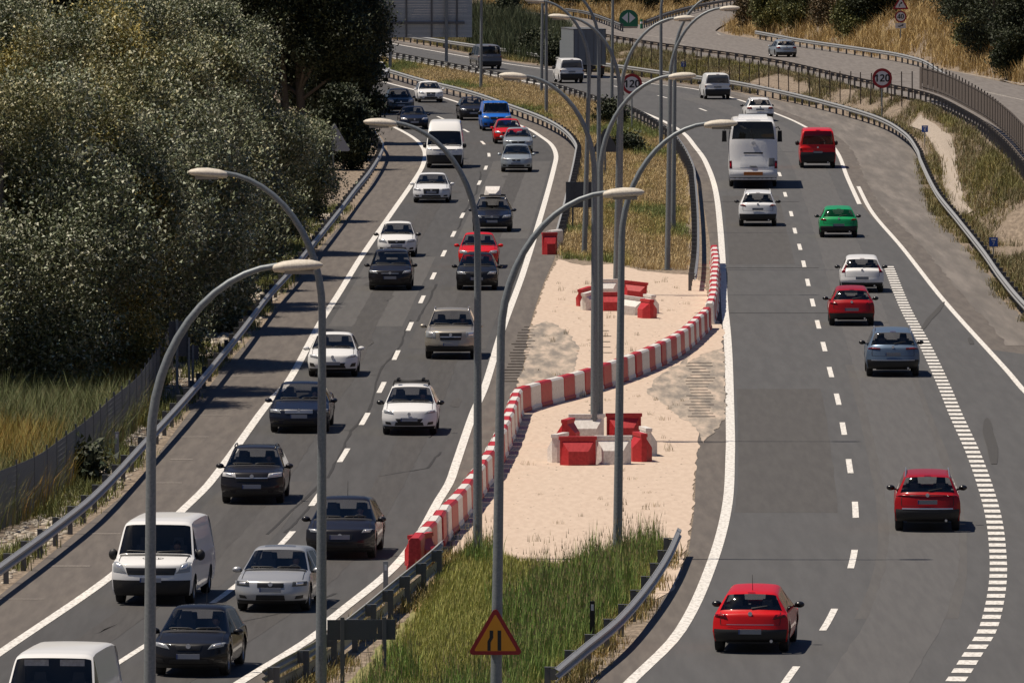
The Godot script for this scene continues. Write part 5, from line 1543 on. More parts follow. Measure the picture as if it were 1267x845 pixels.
func traffic() -> void:
	var white := paint(lin(0.72, 0.72, 0.71))
	var white_b := paint(lin(0.66, 0.67, 0.68))
	var black := paint(lin(0.008, 0.008, 0.01))
	var navy := paint(lin(0.006, 0.009, 0.022))
	var grey_dark := paint(lin(0.014, 0.013, 0.016), 0.1)
	var silver := paint(lin(0.42, 0.43, 0.44), 0.5)
	var silver_b := paint(lin(0.34, 0.38, 0.41), 0.5)
	var champagne := paint(lin(0.36, 0.33, 0.28), 0.5)
	var red := paint(lin(0.55, 0.006, 0.006))
	var red_dark := paint(lin(0.3, 0.003, 0.004))
	var green := paint(lin(0.01, 0.28, 0.09))
	var blue := paint(lin(0.01, 0.12, 0.5))
	var steel_blue := paint(lin(0.12, 0.17, 0.24), 0.4)
	var petrol := paint(lin(0.05, 0.075, 0.095), 0.3)
	var nr := [
	# oncoming, nearest first
	{"px": 62, "py": 930, "kind": "van", "L": 4.9, "W": 1.9, "H": 1.95, "paint": white, "name": "panel_van", "cat": "van", "label": "white panel van cut off by the bottom left corner", "visors": true},
	{"px": 238, "py": 836, "kind": "hatch", "L": 4.05, "W": 1.69, "H": 1.44, "paint": black, "name": "hatchback_car", "cat": "car", "label": "black hatchback nearest the camera on the left carriageway", "driver": ["driver of the nearest black hatchback, dark clothing, hands on wheel", M.shirt_grey], "hl": [[0.5, 3.3], [0.9, 3.6], [0.97, 4.5], [0.62, 3.95]], "gr": [0.3, 3.2, 3.85], "gtop": 1.25, "antenna": true},
	{"px": 192, "py": 747, "kind": "van", "L": 5.0, "W": 1.95, "H": 1.97, "paint": white, "name": "panel_van", "cat": "van", "label": "white panel van with black bumper and oval bonnet logo", "driver": ["driver of the white van with the bonnet logo, pale shirt", M.shirt_white], "clr": 0.24, "lb": 2.15, "gr": [0.58, 2.75, 3.6], "bars": 2, "barm": "grille", "hl": [[0.6, 2.95], [0.96, 3.15], [0.985, 5.2], [0.74, 4.0]], "logo": true, "pv": 2.2},
	{"px": 339, "py": 756, "kind": "hatch", "L": 4.25, "W": 1.78, "H": 1.45, "paint": silver, "name": "hatchback_car", "cat": "car", "label": "silver three-door hatchback with sunroof beside the white van", "driver": ["driver of the silver three-door hatchback, blue shirt", M.shirt_blue], "sunroof": true, "gr": [0.36, 3.15, 3.75], "gtop": 1.0, "hl": [[0.58, 3.3], [0.95, 3.35], [0.97, 4.0], [0.6, 3.95]], "hlm": "smoked", "pv": 2.75, "intake": [0.38, 1.0, 1.9]},
	{"px": 423, "py": 691, "kind": "hatch", "L": 4.3, "W": 1.79, "H": 1.49, "paint": grey_dark, "name": "hatchback_car", "cat": "car", "label": "dark grey hatchback with round headlights beside the near guardrail", "driver": ["driver of the dark grey round-headlight hatchback, grey shirt", M.shirt_grey], "hl": [[0.62, 3.55], [0.86, 3.6], [0.95, 4.25], [0.7, 4.2]], "gr": [0.34, 2.5, 3.4], "antenna": true, "av": 10.4, "pv": 2.9},
	{"px": 313, "py": 623, "kind": "suv", "L": 4.26, "W": 1.76, "H": 1.52, "paint": grey_dark, "name": "crossover_car", "cat": "car", "label": "dark violet-grey crossover with bright slim headlights", "driver": ["driver of the violet-grey crossover, white shirt", M.shirt_white], "rails": true, "railm": "black", "hl": [[0.5, 3.5], [0.95, 3.6], [0.97, 4.2], [0.55, 3.95]], "hlm": "lit", "gr": [0.5, 3.2, 3.8], "bars": 1, "lb": 1.3, "pv": 2.35},
	{"px": 371, "py": 535, "kind": "sedan", "L": 5.1, "W": 1.87, "H": 1.48, "paint": navy, "name": "saloon_car", "cat": "car", "label": "black luxury saloon with wide chrome barred grille", "driver": ["driver of the black luxury saloon, dark shirt", M.shirt_grey], "gr": [0.46, 3.1, 4.05], "gtop": 1.1, "bars": 4, "hl": [[0.6, 3.25], [0.96, 3.4], [0.97, 4.1], [0.66, 4.0]], "pv": 2.6},
	{"px": 507, "py": 538, "kind": "hatch", "L": 3.99, "W": 1.71, "H": 1.49, "paint": white, "name": "hatchback_car", "cat": "car", "label": "white hatchback with black roof rack bars and black mirrors", "driver": ["driver of the white hatchback with roof rack, white shirt", M.shirt_white], "rack": true, "mirror": "black", "hl": [[0.55, 3.4], [0.92, 3.55], [0.97, 4.4], [0.7, 4.05]], "gr": [0.4, 1.6, 2.5], "gtop": 1.25, "pv": 2.35, "bv": 2.0},
	{"px": 412, "py": 466, "kind": "hatch", "L": 4.05, "W": 1.72, "H": 1.45, "paint": white, "name": "hatchback_car", "cat": "car", "label": "white hatchback with dark lower grille behind the black saloon", "hl": [[0.52, 3.4], [0.9, 3.6], [0.97, 4.5], [0.68, 4.0]], "gr": [0.46, 1.5, 2.4], "gtop": 1.1, "bv": 2.4, "fog": [[0.7, 1.4], [0.92, 1.5], [0.92, 2.4], [0.76, 2.3]]},
	{"px": 558, "py": 444, "kind": "suv", "L": 4.64, "W": 1.85, "H": 1.72, "paint": champagne, "name": "off_road_car", "cat": "car", "label": "champagne coloured off-roader with roof rails and large grille", "driver": ["driver of the champagne off-roader, blue shirt", M.shirt_blue], "rails": true, "clr": 0.28, "R": 0.36, "gr": [0.4, 3.0, 3.8], "bars": 1, "lb": 1.7, "pv": 2.2, "hl": [[0.58, 3.3], [0.96, 3.35], [0.97, 4.1], [0.6, 4.0]]},
	{"px": 483, "py": 359, "kind": "mpv", "L": 4.5, "W": 1.78, "H": 1.6, "paint": grey_dark, "name": "people_carrier_car", "cat": "car", "label": "dark people carrier in the left lane in front of a white hatchback", "gr": [0.4, 3.1, 3.6], "bars": 1, "rk": 0.76, "hl": [[0.55, 3.3], [0.94, 3.5], [0.97, 4.3], [0.66, 3.95]]},
	{"px": 491, "py": 318, "kind": "hatch", "L": 3.95, "W": 1.7, "H": 1.51, "paint": white, "name": "hatchback_car", "cat": "car", "label": "white hatchback with black mirrors behind the dark people carrier", "mirror": "black"},
	{"px": 590, "py": 359, "kind": "hatch", "L": 3.95, "W": 1.69, "H": 1.47, "paint": black, "name": "hatchback_car", "cat": "car", "label": "black hatchback right in front of the red one", "gr": [0.3, 3.2, 3.7], "hl": [[0.5, 3.4], [0.92, 3.45], [0.97, 4.3], [0.66, 4.15]]},
	{"px": 592, "py": 332, "kind": "hatch", "L": 4.1, "W": 1.72, "H": 1.48, "paint": red, "name": "hatchback_car", "cat": "car", "label": "red hatchback half hidden behind the black one on left carriageway"},
	{"px": 609, "py": 287, "kind": "estate", "L": 4.8, "W": 1.86, "H": 1.56, "paint": navy, "name": "estate_car", "cat": "car", "label": "black estate carrying a white roof box", "roof_box": true, "rails": true, "gr": [0.36, 3.1, 3.8], "bars": 1, "clr": 0.24},
	{"px": 534, "py": 251, "kind": "sedan", "L": 4.9, "W": 1.87, "H": 1.46, "paint": white_b, "name": "saloon_car", "cat": "car", "label": "white saloon with large dark grille in the left lane", "gr": [0.4, 2.2, 3.9], "gtop": 1.1, "hl": [[0.56, 3.35], [0.96, 3.5], [0.97, 4.05], [0.6, 3.95]], "pv": 2.75},
	{"px": 550, "py": 208, "kind": "tall_van", "L": 5.9, "W": 2.04, "H": 2.6, "paint": white, "name": "delivery_van", "cat": "van", "label": "tall white delivery van behind the white saloon", "gr": [0.6, 2.9, 3.5], "bars": 1, "clr": 0.25, "lb": 1.9, "hl": [[0.66, 3.1], [0.95, 3.2], [0.97, 3.95], [0.7, 3.75]], "pv": 2.1},
	{"px": 639, "py": 213, "kind": "hatch", "L": 4.45, "W": 1.73, "H": 1.5, "paint": silver_b, "name": "hatchback_car", "cat": "car", "label": "silver blue hatchback nearest in its queue at the bend", "gr": [0.25, 3.2, 3.6], "hl": [[0.5, 3.3], [0.92, 3.6], [0.97, 4.5], [0.66, 4.1]]},
	{"px": 641, "py": 190, "kind": "hatch", "L": 4.2, "W": 1.74, "H": 1.48, "paint": silver_b, "name": "hatchback_car", "cat": "car", "label": "silver hatchback mostly hidden between a red car and another silver one"},
	{"px": 629, "py": 178, "kind": "hatch", "L": 4.2, "W": 1.76, "H": 1.47, "paint": red, "name": "hatchback_car", "cat": "car", "label": "red hatchback between the blue van and the silver cars"},
	{"px": 614, "py": 162, "kind": "small_van", "L": 4.4, "W": 1.84, "H": 1.83, "paint": blue, "name": "small_van", "cat": "van", "label": "bright blue small van at the bend", "mirror": "black"},
	{"px": 585, "py": 149, "kind": "hatch", "L": 4.3, "W": 1.77, "H": 1.49, "paint": grey_dark, "name": "hatchback_car", "cat": "car", "label": "dark hatchback just behind the bright blue van"},
	{"px": 512, "py": 160, "kind": "sedan", "L": 4.5, "W": 1.79, "H": 1.42, "paint": navy, "name": "saloon_car", "cat": "car", "label": "dark navy saloon beside the tall white van", "gr": [0.36, 2.2, 3.8], "hlm": "lit"},
	{"px": 495, "py": 140, "kind": "suv", "L": 4.3, "W": 1.8, "H": 1.6, "paint": petrol, "name": "crossover_car", "cat": "car", "label": "blue-grey crossover beside the dark evergreen trees", "gr": [0.5, 3.0, 3.6], "bars": 1, "hlm": "lit"},
	{"px": 532, "py": 127, "kind": "hatch", "L": 4.3, "W": 1.77, "H": 1.45, "paint": white, "name": "hatchback_car", "cat": "car", "label": "white hatchback with dark grille farthest along the left carriageway", "gr": [0.3, 2.0, 3.8], "gtop": 1.2, "pv": 2.7},
	{"px": 466, "py": 101, "kind": "hatch", "L": 4.2, "W": 1.75, "H": 1.47, "paint": white_b, "name": "hatchback_car", "cat": "car", "label": "white car almost hidden behind the dark evergreen trees"},
	]
	var aw := [
	{"px": 931, "py": 807, "kind": "hatch", "L": 4.06, "W": 1.73, "H": 1.45, "paint": red, "name": "hatchback_car", "cat": "car", "label": "bright red hatchback nearest the camera on the right carriageway", "mirror": "black", "antenna": true, "strips": [[0.62, 13.9, 13.98, "alu"]], "rpv": 14.9, "tl": [[0.6, 13.5], [0.97, 13.3], [0.97, 12.75], [0.7, 12.9]], "rb": 14.6, "rk": 0.68},
	{"px": 1148, "py": 657, "kind": "suv", "L": 4.3, "W": 1.77, "H": 1.55, "paint": red_dark, "name": "crossover_car", "cat": "car", "label": "dark red crossover with chrome strip across its rear bumper", "mirror": "black", "rails": true, "tl": [[0.5, 13.05], [0.97, 13.05], [0.97, 12.7], [0.5, 12.75]], "strips": [[0.76, 14.35, 14.5, "chrome"], [0.55, 12.8, 13.0, "black"]], "rb": 14.5, "rpv": 13.6, "clr": 0.22},
	{"px": 1105, "py": 466, "kind": "suv", "L": 4.38, "W": 1.84, "H": 1.62, "paint": steel_blue, "name": "crossover_car", "cat": "car", "label": "steel blue crossover with roof rails beside the merge lane dashes", "mirror": "black", "rails": true, "tl": [[0.5, 13.3], [0.97, 13.2], [0.97, 12.85], [0.5, 12.95]], "rb": 14.7, "strips": [[0.8, 14.75, 14.85, "chrome"]], "rpv": 13.75, "clr": 0.22, "rk": 0.74},
	{"px": 1054, "py": 403, "kind": "hatch", "L": 4.06, "W": 1.74, "H": 1.46, "paint": red_dark, "name": "hatchback_car", "cat": "car", "label": "deep red hatchback right behind the white one on right carriageway", "mirror": "black", "tl": [[0.62, 13.4], [0.97, 13.3], [0.97, 12.8], [0.7, 12.9]], "rpv": 14.2, "rk": 0.68},
	{"px": 1067, "py": 362, "kind": "hatch", "L": 4.26, "W": 1.77, "H": 1.48, "paint": white, "name": "hatchback_car", "cat": "car", "label": "white hatchback with tall red tail lights on right carriageway", "tl": [[0.8, 13.4], [0.98, 13.4], [0.9, 11.6], [0.82, 11.6]], "rpv": 14.4, "mirror": "black", "rb": 15.5},
	{"px": 1038, "py": 294, "kind": "hatch", "L": 4.1, "W": 1.77, "H": 1.42, "paint": green, "name": "hatchback_car", "cat": "car", "label": "bright green hatchback in the right lane", "mirror": "black", "rb": 14.6, "rpv": 14.3, "tl": [[0.66, 13.4], [0.97, 13.3], [0.97, 12.7], [0.72, 12.85]], "rglass": "glass_green"},
	{"px": 938, "py": 280, "kind": "suv", "L": 4.41, "W": 1.82, "H": 1.67, "paint": white_b, "name": "crossover_car", "cat": "car", "label": "white crossover with roof rails behind the bus", "mirror": "black", "rails": true, "railm": "white", "rb": 14.8, "rpv": 13.7, "tl": [[0.62, 13.4], [0.97, 13.2], [0.97, 12.85], [0.74, 12.85]], "clr": 0.22},
	{"px": 932, "py": 231, "kind": "bus", "L": 12.0, "W": 2.55, "H": 3.6, "paint": paint(lin(0.76, 0.76, 0.755)), "name": "coach_bus", "cat": "bus", "label": "white coach with dark rear window and orange plate", "clr": 0.32, "R": 0.5, "tl": [[0.87, 14.1], [0.99, 14.1], [0.99, 13.1], [0.89, 13.1]], "platem": "plate_orange", "rpv": 14.6, "rglass": "glass_dark"},
	{"px": 1012, "py": 208, "kind": "van", "L": 5.3, "W": 2.0, "H": 2.2, "paint": paint(lin(0.62, 0.008, 0.008)), "name": "panel_van", "cat": "van", "label": "red panel van beside the white coach", "rear_glass": true, "rglass": "glass_red", "clr": 0.25, "rb": 14.4, "rpv": 14.4, "tl": [[0.9, 13.8], [0.99, 13.8], [0.99, 12.9], [0.92, 12.9]]},
	{"px": 940, "py": 150, "kind": "estate", "L": 4.6, "W": 1.8, "H": 1.5, "paint": white, "name": "estate_car", "cat": "car", "label": "white estate just ahead of the coach", "rails": true, "mirror": "black", "rpv": 13.6},
	{"px": 887, "py": 123, "kind": "small_van", "L": 4.3, "W": 1.83, "H": 1.83, "paint": white, "name": "small_van", "cat": "van", "label": "white small van ahead of the white estate on right carriageway", "rpv": 13.7, "rb": 14.5, "tl": [[0.9, 13.8], [0.99, 13.8], [0.99, 12.7], [0.92, 12.7]], "rglass": "glass_grey"},
	{"px": 706, "py": 103, "kind": "small_van", "L": 4.4, "W": 1.82, "H": 1.85, "paint": white, "name": "small_van", "cat": "van", "label": "white small van following the grey lorry", "rpv": 13.8, "rb": 14.5, "tl": [[0.9, 13.8], [0.99, 13.8], [0.99, 12.7], [0.92, 12.7]], "rglass": "glass_grey"},
	{"px": 604, "py": 86, "kind": "minibus", "L": 4.9, "W": 1.9, "H": 1.97, "paint": paint(lin(0.16, 0.16, 0.165), 0.4), "name": "minivan", "cat": "van", "label": "grey minivan with dark windows on the far right carriageway", "rpv": 12.9, "tl": [[0.9, 13.6], [0.99, 13.6], [0.99, 12.4], [0.92, 12.4]]},
	{"px": 460, "py": 60, "kind": "suv", "L": 4.5, "W": 1.82, "H": 1.65, "paint": navy, "name": "crossover_car", "cat": "car", "label": "dark blue car under the large sign back at the far bend"},
	]
	var mats := {"grille": M.grille, "smoked": M.smoked, "lit": M.headlight_lit, "black": M.black_gloss, "white": white, "alu": M.alu, "chrome": M.chrome, "plate_orange": M.plate_orange, "glass_dark": M.glass_dark, "glass_green": M.glass_green, "glass_red": M.glass_red, "glass_grey": M.glass_grey}
	for c in nr + aw + [{"px": 972, "py": 72, "kind": "hatch", "L": 4.05, "W": 1.69, "H": 1.45, "paint": silver_b, "name": "hatchback_car", "cat": "car", "label": "silver blue hatchback alone on the slip road", "gh": 1.02, "lane": R1, "rear": true, "group": "vehicle on the slip road", "rpv": 13.7}]:
		for k in ["barm", "hlm", "railm", "mirror", "platem", "rglass"]:
			if c.has(k): c[k] = mats[c[k]]
		if c.has("strips"):
			for s in c.strips: s[3] = mats[s[3]]
		if not c.has("lane"):
			c.rear = c in aw
			c.lane = RC if c.rear else LC
		var o := vehicle(c)
		var st := tool()
		if c.has("roof_box"):
			var a := S(0, 9.6)
			for q in [[-0.95, 0.06], [-0.9, 0.26], [-0.3, 0.36], [0.8, 0.34], [1.0, 0.1]]: pass
			var secs := [[1.0, 0.18, 0.06, 0.12], [0.85, 0.36, 0.05, 0.28], [0.2, 0.4, 0.04, 0.4], [-0.7, 0.4, 0.04, 0.4], [-0.95, 0.3, 0.05, 0.25]]
			st.set_smooth_group(-1)
			for i in secs.size() - 1:
				var p: Array = secs[i]; var q: Array = secs[i + 1]
				var ra := [Vector3(-p[1], a.y + 0.08 + p[2], a.z + p[0]), Vector3(-p[1] * 0.85, a.y + 0.08 + p[3], a.z + p[0]), Vector3(p[1] * 0.85, a.y + 0.08 + p[3], a.z + p[0]), Vector3(p[1], a.y + 0.08 + p[2], a.z + p[0])]
				var rb := [Vector3(-q[1], a.y + 0.08 + q[2], a.z + q[0]), Vector3(-q[1] * 0.85, a.y + 0.08 + q[3], a.z + q[0]), Vector3(q[1] * 0.85, a.y + 0.08 + q[3], a.z + q[0]), Vector3(q[1], a.y + 0.08 + q[2], a.z + q[0])]
				for k in 4: quad(st, ra[k], rb[k], rb[(k + 1) % 4], ra[(k + 1) % 4])
				if i == 0: quad(st, ra[0], ra[1], ra[2], ra[3])
				if i == secs.size() - 2: quad(st, rb[3], rb[2], rb[1], rb[0])
			put("roof_box", done(st), M.plastic_white, o)
		if c.has("roof_box") or c.has("rack"):
			for v in [8.9, 10.4]:
				st = tool()
				var a := S(0, v)
				var e := S(0.93, v)
				tube(st, [Vector3(-e.x, e.y, a.z), Vector3(-e.x * 0.97, a.y + 0.09, a.z), Vector3(e.x * 0.97, a.y + 0.09, a.z), Vector3(e.x, e.y, a.z)], [0.025], 6)
				if c.has("rack"):
					for x in [-0.4, 0.38]: box(st, Vector3(x, a.y + 0.14, a.z), Vector3(0.09, 0.09, 0.16))
				put("roof_bar", done(st), M.black, o)
		if c.has("logo"):
			for k in 28:
				var a0 := TAU * k / 28; var a1 := TAU * (k + 1) / 28
				shell_patch_into(st, [[cos(a0) * 0.27, 5.75 + sin(a0) * 0.42], [cos(a1) * 0.27, 5.75 + sin(a1) * 0.42], [cos(a1) * 0.25, 5.75 + sin(a1) * 0.36], [cos(a0) * 0.25, 5.75 + sin(a0) * 0.36]])
			for q in [[-0.16, 0.02, 5.55, 5.95], [0.0, 0.02, 5.55, 5.95], [0.14, 0.02, 5.55, 5.95], [0.05, 0.05, 5.9, 5.98], [0.18, 0.04, 5.9, 5.98], [0.18, 0.04, 5.52, 5.6], [-0.12, 0.04, 5.52, 5.6]]:
				shell_patch_into(st, [[q[0] - q[1] * 0.6, q[2]], [q[0] + q[1] * 0.6, q[2]], [q[0] + q[1] * 0.6, q[3]], [q[0] - q[1] * 0.6, q[3]]])
			put("bonnet_logo", done(st), M.black, o)
		if c.has("visors"):
			for sx in [-1.0, 1.0]:
				var e := S(0.45 * sx, 7.85)
				put("sun_visor", rect_mesh(0.5, 0.13, 0.02), M.plastic_white, o, off(e.x, e.y - 0.06, e.z - 0.12))
		if c.kind == "bus":
			shell_patch("engine_flap", [[-0.62, 13.9], [0.55, 13.9], [0.5, 12.75], [-0.5, 12.75]], white_b, o, 0.02, 8, 4)
			shell_patch("air_grille", [[-0.62, 13.75], [-0.88, 13.75], [-0.88, 12.85], [-0.65, 12.85]], M.grille_grey, o, 0.015)
			shell_patch("flap_handle_groove", [[-0.4, 12.62], [0.4, 12.62], [0.4, 12.55], [-0.4, 12.55]], M.black, o, 0.006, 8, 1)
			shell_patch("rear_bumper", [[-0.98, 15.4], [0.98, 15.4], [0.98, 14.3], [-0.98, 14.3]], white_b, o, 0.05, 10, 4)
			shell_patch("lower_skirt", [[-0.97, 16.9], [0.97, 16.9], [0.97, 15.5], [-0.97, 15.5]], M.black, o, 0.01, 10, 2)
			shell_patch("centre_plate", [[-0.18, 13.95], [0.18, 13.95], [0.18, 13.55], [-0.18, 13.55]], M.plate_dim, o, 0.05, 4, 2)
			var rp := S(0, 14.75)
			put("orange_plate", rect_mesh(1.0, 0.17, 0.02), M.plate_orange, o, off(0, rp.y, rp.z - 0.09))
			for sx in [-1.0, 1.0]:
				var mp := S(sx, 7.7)
				st = tool()
				tube(st, [mp, mp + Vector3(sx * 0.2, 0.05, 0.35), mp + Vector3(sx * 0.28, -0.1, 0.4)], [0.03], 6)
				var arm := put("mirror_arm", done(st), M.black, o)
				st = tool()
				box(st, mp + Vector3(sx * 0.28, -0.45, 0.4), Vector3(0.26, 0.6, 0.14), Basis.IDENTITY, 0.85)
				put("mirror", done(st), M.black, arm)
			st = tool()
			box(st, Vector3(0, c.H + 0.04, -1.5), Vector3(1.7, 0.2, 2.6), Basis.IDENTITY, 0.86)
			put("roof_air_conditioner", done(st), white_b, o)
			shell_patch("roof_spoiler_slot", [[-0.35, 10.97], [0.35, 10.97], [0.35, 10.93], [-0.35, 10.93]], M.black, o, 0.01, 6, 1)
			var bd := S(0, 12.15)
			put("badge", disc(0.1, -0.02, 0, 16), M.chrome, o, off(0, bd.y, bd.z - 0.015))
			st = tool()
			tube(st, [S(0, 11.95) + Vector3(0, 0, -0.03), S(0.1, 11.5) + Vector3(0, 0, -0.05)], [0.015], 5)
			put("wiper", done(st), M.black, o)
	lorry()
func shell_patch_into(st: SurfaceTool, c: Array) -> void:
	var p := []
	for q in c: p.append(S(q[0], q[1]) + N(q[0], q[1]) * 0.006)
	quad(st, p[0], p[1], p[2], p[3])
func lorry() -> void:
	var g := G(730, 97)
	var m := slope(RC, -g.z)
	var fwd := Vector3(m, 0, -1).normalized()
	var o := thing("box_lorry", "grey box lorry with tall cargo body on the far right carriageway", "lorry", g + fwd * 4.0 + Vector3(0, 0.024, 0), atan2(fwd.x, fwd.z), "vehicles driving away on the right carriageway")
	var st := tool()
	box(st, Vector3(0, 2.35, -0.6), Vector3(2.5, 2.7, 6.6))
	put("cargo_body", done(st), M.lorry, o)
	for x in [-0.62, 0.62]:
		put("rear_door", rect_mesh(1.2, 2.55, 0.03), M.lorry_door, o, off(x, 2.35, -3.92))
	for x in [-1.22, 1.22]: put("corner_post", rect_mesh(0.06, 2.7, 0.06), M.steel_dark, o, off(x, 2.35, -3.91))
	for x in [-0.9, -0.3, 0.3, 0.9]: put("locking_bar", rect_mesh(0.035, 2.4, 0.04), M.steel_dark, o, off(x, 2.35, -3.955))
	put("roof_rim", rect_mesh(2.54, 0.08, 6.64), M.steel_dark, o, off(0, 3.72, -0.6))
	put("chassis", rect_mesh(0.9, 0.25, 7.6), M.black, o, off(0, 0.8, -0.2))
	put("rear_bumper_bar", rect_mesh(2.2, 0.14, 0.1), M.black, o, off(0, 0.52, -3.8))
	put("cab", rect_mesh(2.2, 1.9, 1.7), M.lorry, o, off(0, 1.75, 3.7))
	for x in [-1.02, 1.02]:
		put("tail_light", rect_mesh(0.3, 0.14, 0.06), M.taillight, o, off(x, 0.85, -3.86))
		put("mud_flap", rect_mesh(0.5, 0.5, 0.02), M.black, o, off(x * 0.95, 0.5, -3.3))
		for z in [-2.6, 3.4]:
			var w := Node3D.new()
			w.name = "wheel"
			o.add_child(w, true)
			w.position = Vector3(x, 0.48, z)
			if x < 0: w.rotation.y = PI
			w.scale = Vector3(1.6, 1, 1)
			put("tyre", wheel_mesh("tyre", 0.48), M.rubber, w)
			put("rim", wheel_mesh("rim", 0.48), M.rim, w)
	put("licence_plate", rect_mesh(0.52, 0.11, 0.015), M.plate_dim, o, off(0, 0.75, -3.87))

func materials() -> void:
	M.pale_joint = noisy(lin(0.11, 0.096, 0.085), lin(0.24, 0.215, 0.19), 1.6, 0.04)
	M.wheel_track = noisy(lin(0.078, 0.076, 0.075), lin(0.092, 0.09, 0.088), 6.0, 0.04, 0.82, 0.0, Color(0, 0, 0, 0), 0.05)
	M.oil_track = noisy(lin(0.047, 0.044, 0.042), lin(0.06, 0.057, 0.054), 5.0, 0.04, 0.85, 0.0, Color(0, 0, 0, 0), 0.05)
	M.asphalt_l = noisy(lin(0.05, 0.049, 0.049), lin(0.064, 0.063, 0.063), 9.0, 0.035, 0.9, 0.0, Color(0, 0, 0, 0), 0.06)
	M.asphalt_r = noisy(lin(0.066, 0.066, 0.067), lin(0.08, 0.08, 0.081), 10.0, 0.035, 0.9, 0.0, Color(0, 0, 0, 0), 0.06)
	M.shoulder = noisy(lin(0.092, 0.08, 0.071), lin(0.126, 0.11, 0.096), 8.0, 0.035, 0.92, 0.0, Color(0, 0, 0, 0), 0.08)
	M.patch_a = noisy(lin(0.06, 0.057, 0.055), lin(0.072, 0.069, 0.066), 7.0, 0.04, 0.9, 0.0, Color(0, 0, 0, 0), 0.06)
	M.patch_b = noisy(lin(0.075, 0.072, 0.07), lin(0.088, 0.085, 0.082), 7.5, 0.04, 0.9, 0.0, Color(0, 0, 0, 0), 0.06)
	M.ramp = noisy(lin(0.135, 0.121, 0.111), lin(0.172, 0.156, 0.144), 9.0, 0.035, 0.92, 0.0, Color(0, 0, 0, 0), 0.06)
	M.dusty = noisy(lin(0.115, 0.104, 0.094), lin(0.19, 0.17, 0.152), 11.0, 0.02, 0.95, 0.0, lin(0.145, 0.13, 0.117), 0.05)
	M.dusty_asphalt = noisy(lin(0.2, 0.175, 0.15), lin(0.48, 0.385, 0.305), 7.0, 0.02, 0.95, 0.0, lin(0.32, 0.27, 0.22), 0.12)
	M.sand = noisy(lin(0.49, 0.385, 0.302), lin(0.55, 0.44, 0.35), 7.0, 0.05, 0.97, 0.0, lin(0.52, 0.412, 0.325), 0.2)
	M.soil = noisy(lin(0.13, 0.1, 0.073), lin(0.3, 0.24, 0.18), 5.0, 0.04, 0.97, 1.0, lin(0.2, 0.157, 0.115), 0.4)
	M.grass_soil = noisy(lin(0.17, 0.17, 0.06), lin(0.3, 0.27, 0.11), 3.0, 0.03, 0.97, 0.0, Color(0, 0, 0, 0), 0.2)
	M.concrete = noisy(lin(0.27, 0.23, 0.19), lin(0.42, 0.36, 0.3), 3.0, 0.03, 0.95, 0.0, Color(0, 0, 0, 0), 0.3)
	M.white = noisy(lin(0.46, 0.44, 0.41), lin(0.72, 0.7, 0.66), 2.2, 0.03, 0.75, 0.0, lin(0.66, 0.64, 0.6), 0.3)
	M.white_worn = noisy(lin(0.19, 0.17, 0.15), lin(0.42, 0.39, 0.35), 2.5, 0.03, 0.85, 0.0, Color(0, 0, 0, 0), 0.2)
	M.crack = mat(lin(0.022, 0.021, 0.02), 0.8)
	M.groove = noisy(lin(0.035, 0.03, 0.027), lin(0.16, 0.13, 0.1), 1.5, 0.03)
	M.tyre_mark = noisy(lin(0.04, 0.039, 0.038), lin(0.06, 0.058, 0.056), 2.0, 0.03)
	M.steel = noisy(lin(0.3, 0.31, 0.31), lin(0.44, 0.44, 0.43), 1.5, 0.02, 0.5)
	M.steel.metallic = 0.45
	M.steel_dark = mat(lin(0.13, 0.135, 0.14), 0.6, 0.3)
	M.steel_brown = noisy(lin(0.13, 0.105, 0.085), lin(0.24, 0.205, 0.17), 1.5, 0.02, 0.7)
	M.rust = noisy(lin(0.06, 0.047, 0.04), lin(0.11, 0.086, 0.072), 1.0, 0.03)
	M.rust_b = noisy(lin(0.07, 0.056, 0.048), lin(0.125, 0.1, 0.085), 1.2, 0.03)
	M.rust_dark = mat(lin(0.04, 0.032, 0.027))
	M.galv = noisy(lin(0.15, 0.175, 0.19), lin(0.23, 0.25, 0.26), 0.8, 0.02, 0.5)
	M.galv.metallic = 0.25
	M.lamp_shell = noisy(lin(0.5, 0.45, 0.37), lin(0.68, 0.63, 0.54), 0.6, 0.02, 0.6)
	M.lamp_lens = mat(lin(0.3, 0.27, 0.21), 0.3)
	M.plastic_red = noisy(lin(0.36, 0.012, 0.016), lin(0.5, 0.03, 0.035), 1.4, 0.02, 0.5)
	M.plastic_white = noisy(lin(0.6, 0.56, 0.52), lin(0.78, 0.75, 0.71), 1.3, 0.02, 0.5)
	M.sign_red = mat(lin(0.32, 0.012, 0.02), 0.5)
	M.sign_darkred = mat(lin(0.3, 0.01, 0.014), 0.5)
	M.sign_white = mat(lin(0.7, 0.7, 0.7), 0.5)
	M.sign_black = mat(lin(0.01, 0.01, 0.012), 0.5)
	M.sign_yellow = mat(lin(0.75, 0.3, 0.012), 0.5)
	M.sign_green = mat(lin(0.01, 0.14, 0.07), 0.5)
	M.sign_blue = mat(lin(0.02, 0.1, 0.42), 0.5)
	M.sign_back = mat(lin(0.07, 0.078, 0.09), 0.5, 0.2)
	M.sign_back_pale = mat(lin(0.3, 0.31, 0.32), 0.5, 0.2)
	M.plank_a = mat(lin(0.34, 0.38, 0.42), 0.45, 0.3)
	M.plank_b = mat(lin(0.3, 0.34, 0.38), 0.45, 0.3)
	M.wire = mat(lin(0.24, 0.245, 0.24), 0.6, 0.2)
	M.bark = noisy(lin(0.08, 0.065, 0.05), lin(0.2, 0.17, 0.14), 0.8, 0.03)
